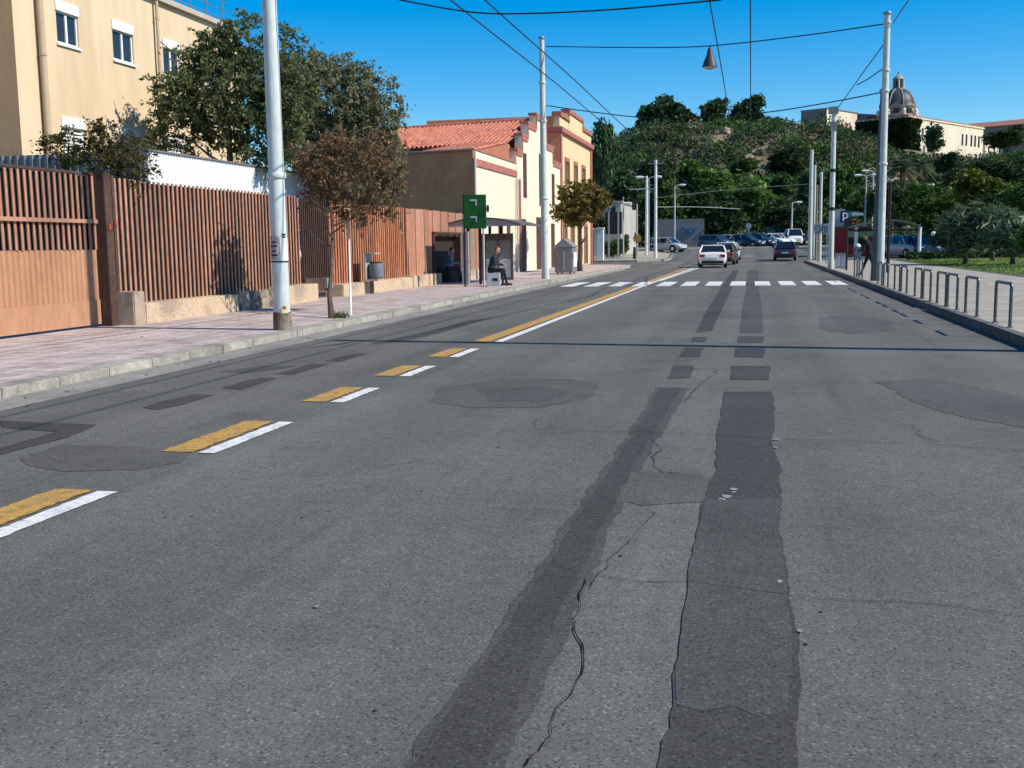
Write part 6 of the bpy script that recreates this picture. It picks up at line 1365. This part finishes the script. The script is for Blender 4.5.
for lab, x in (('first trolley wire over the bus lane, left of its pair', -5.06), ('second trolley wire over the bus lane, right of its pair', -4.50), ('trolley wire over the middle lane that runs past the hanging lamp', -.76), ('trolley wire over the middle lane, rightmost of the four', -.07)):
    pts = [(x, y, 5.80 - .05 * math.sin(PI * ((y % 28) / 28))) for y in np.arange(-6, 97, 3.5)]; wire(lab, pts, .013, 'trolley_wire')
wire('feeder wire from the pale right pole down to the bracket pole', [zP(884, 44, 40.6), zP(862, 74, 48), zP(838.5, 107, 58)], .022)
wire('short wire joining the feeder below the pale right pole', [zP(884, 68, 40.6), zP(868, 79, 44), zP(857, 85, 49)], .022)
wire('wire rising from the pale right pole out of the top of the picture', [zP(893, 23, 40.6), zP(910, -2, 32), (4.55, 16.5, 9.6)], .018)
wire('far span wire across the junction, coloured pale as if sunlit, before the trees', through([(655, 198), (716, 191), (765, 187), (809, 184)], 92.6, 86), .022, m=M_LAMPP)  # sunlight on the wire is put into its pale colour
wire('far span wire low across the junction', through([(656, 207), (700, 207), (740, 209)], 92.6, 110), .022, m=M_LAMPP)  # pale colour again stands in for sun on the wire
wire('far wire right of centre below the pale span wire', through([(722, 209), (770, 200), (809, 192)], 110, 86), .03)
# connectors on the trolley pair
for px, py in ((568, 102), (790, 86), (770, 79.5)):
    pass
# hanging lamp
hl = thing('hanging_lamp', 'dark bell shaped lamp hanging from the span wire over the road', 'lamp', tuple(zP(710, 46, 43.3))); c_ = zP(710, 46, 43.3); k = (c_ - CAM).dot(CF) / F
MB().tube([(c_.x, c_.y, c_.z + .02), (c_.x, c_.y, c_.z - 2 * k)], .03, 6).build('hook', M_BLACK, hl)
MB().lathe([(1.5 * k, -1.5 * k), (2.6 * k, -4 * k), (3.2 * k, -8 * k), (5.6 * k, -14 * k), (7.6 * k, -19.5 * k), (7.8 * k, -20.5 * k)], tuple(c_), 20).build('shade', mat('lamp_grey', (.065, .07, .078), (.05, .055, .06), scale=8, rough=.5), hl, smooth=True)
MB().lathe([(6.8 * k, -20.6 * k), (5.5 * k, -22 * k), (2 * k, -22.8 * k)], tuple(c_), 18).build('lens', mat('lamp_lens', (.4, .4, .38), rough=.2), hl, smooth=True)

# ================================================================== LIGHT
SUN_EL = math.radians(42); SUN_AZ = Vector((1, -.10, 0)).normalized()
sd_ = Vector((SUN_AZ.x * math.cos(SUN_EL), SUN_AZ.y * math.cos(SUN_EL), math.sin(SUN_EL)))
sl = bpy.data.lights.new('sun', 'SUN'); sl.energy = 4.2; sl.angle = math.radians(.5); sl.color = (1, .92, .79); so = bpy.data.objects.new('sun', sl); COL.objects.link(so); so.rotation_euler = sd_.to_track_quat('Z', 'Y').to_euler(); so.location = (30, 0, 40)
w = bpy.data.worlds.new('World'); SC.world = w; w.use_nodes = True; nt = w.node_tree
sky = nt.nodes.new('ShaderNodeTexSky'); sky.sky_type = 'NISHITA'; sky.sun_disc = False; sky.sun_elevation = SUN_EL; sky.sun_rotation = math.atan2(SUN_AZ.x, SUN_AZ.y); sky.air_density = 1.0; sky.dust_density = .1; sky.ozone_density = 4.6; sky.altitude = 50
hs = nt.nodes.new('ShaderNodeHueSaturation'); hs.inputs['Saturation'].default_value = 1.54; nt.links.new(sky.outputs[0], hs.inputs['Color'])
bg = nt.nodes['Background']; bg.inputs['Strength'].default_value = .112; nt.links.new(hs.outputs[0], bg.inputs['Color'])
SC.view_settings.view_transform = 'Standard'; SC.view_settings.look = 'None'; SC.view_settings.gamma = 1; SC.view_settings.exposure = .45; SC.view_settings.use_curve_mapping = False
SC.cycles.max_bounces = 6; SC.cycles.use_denoising = True
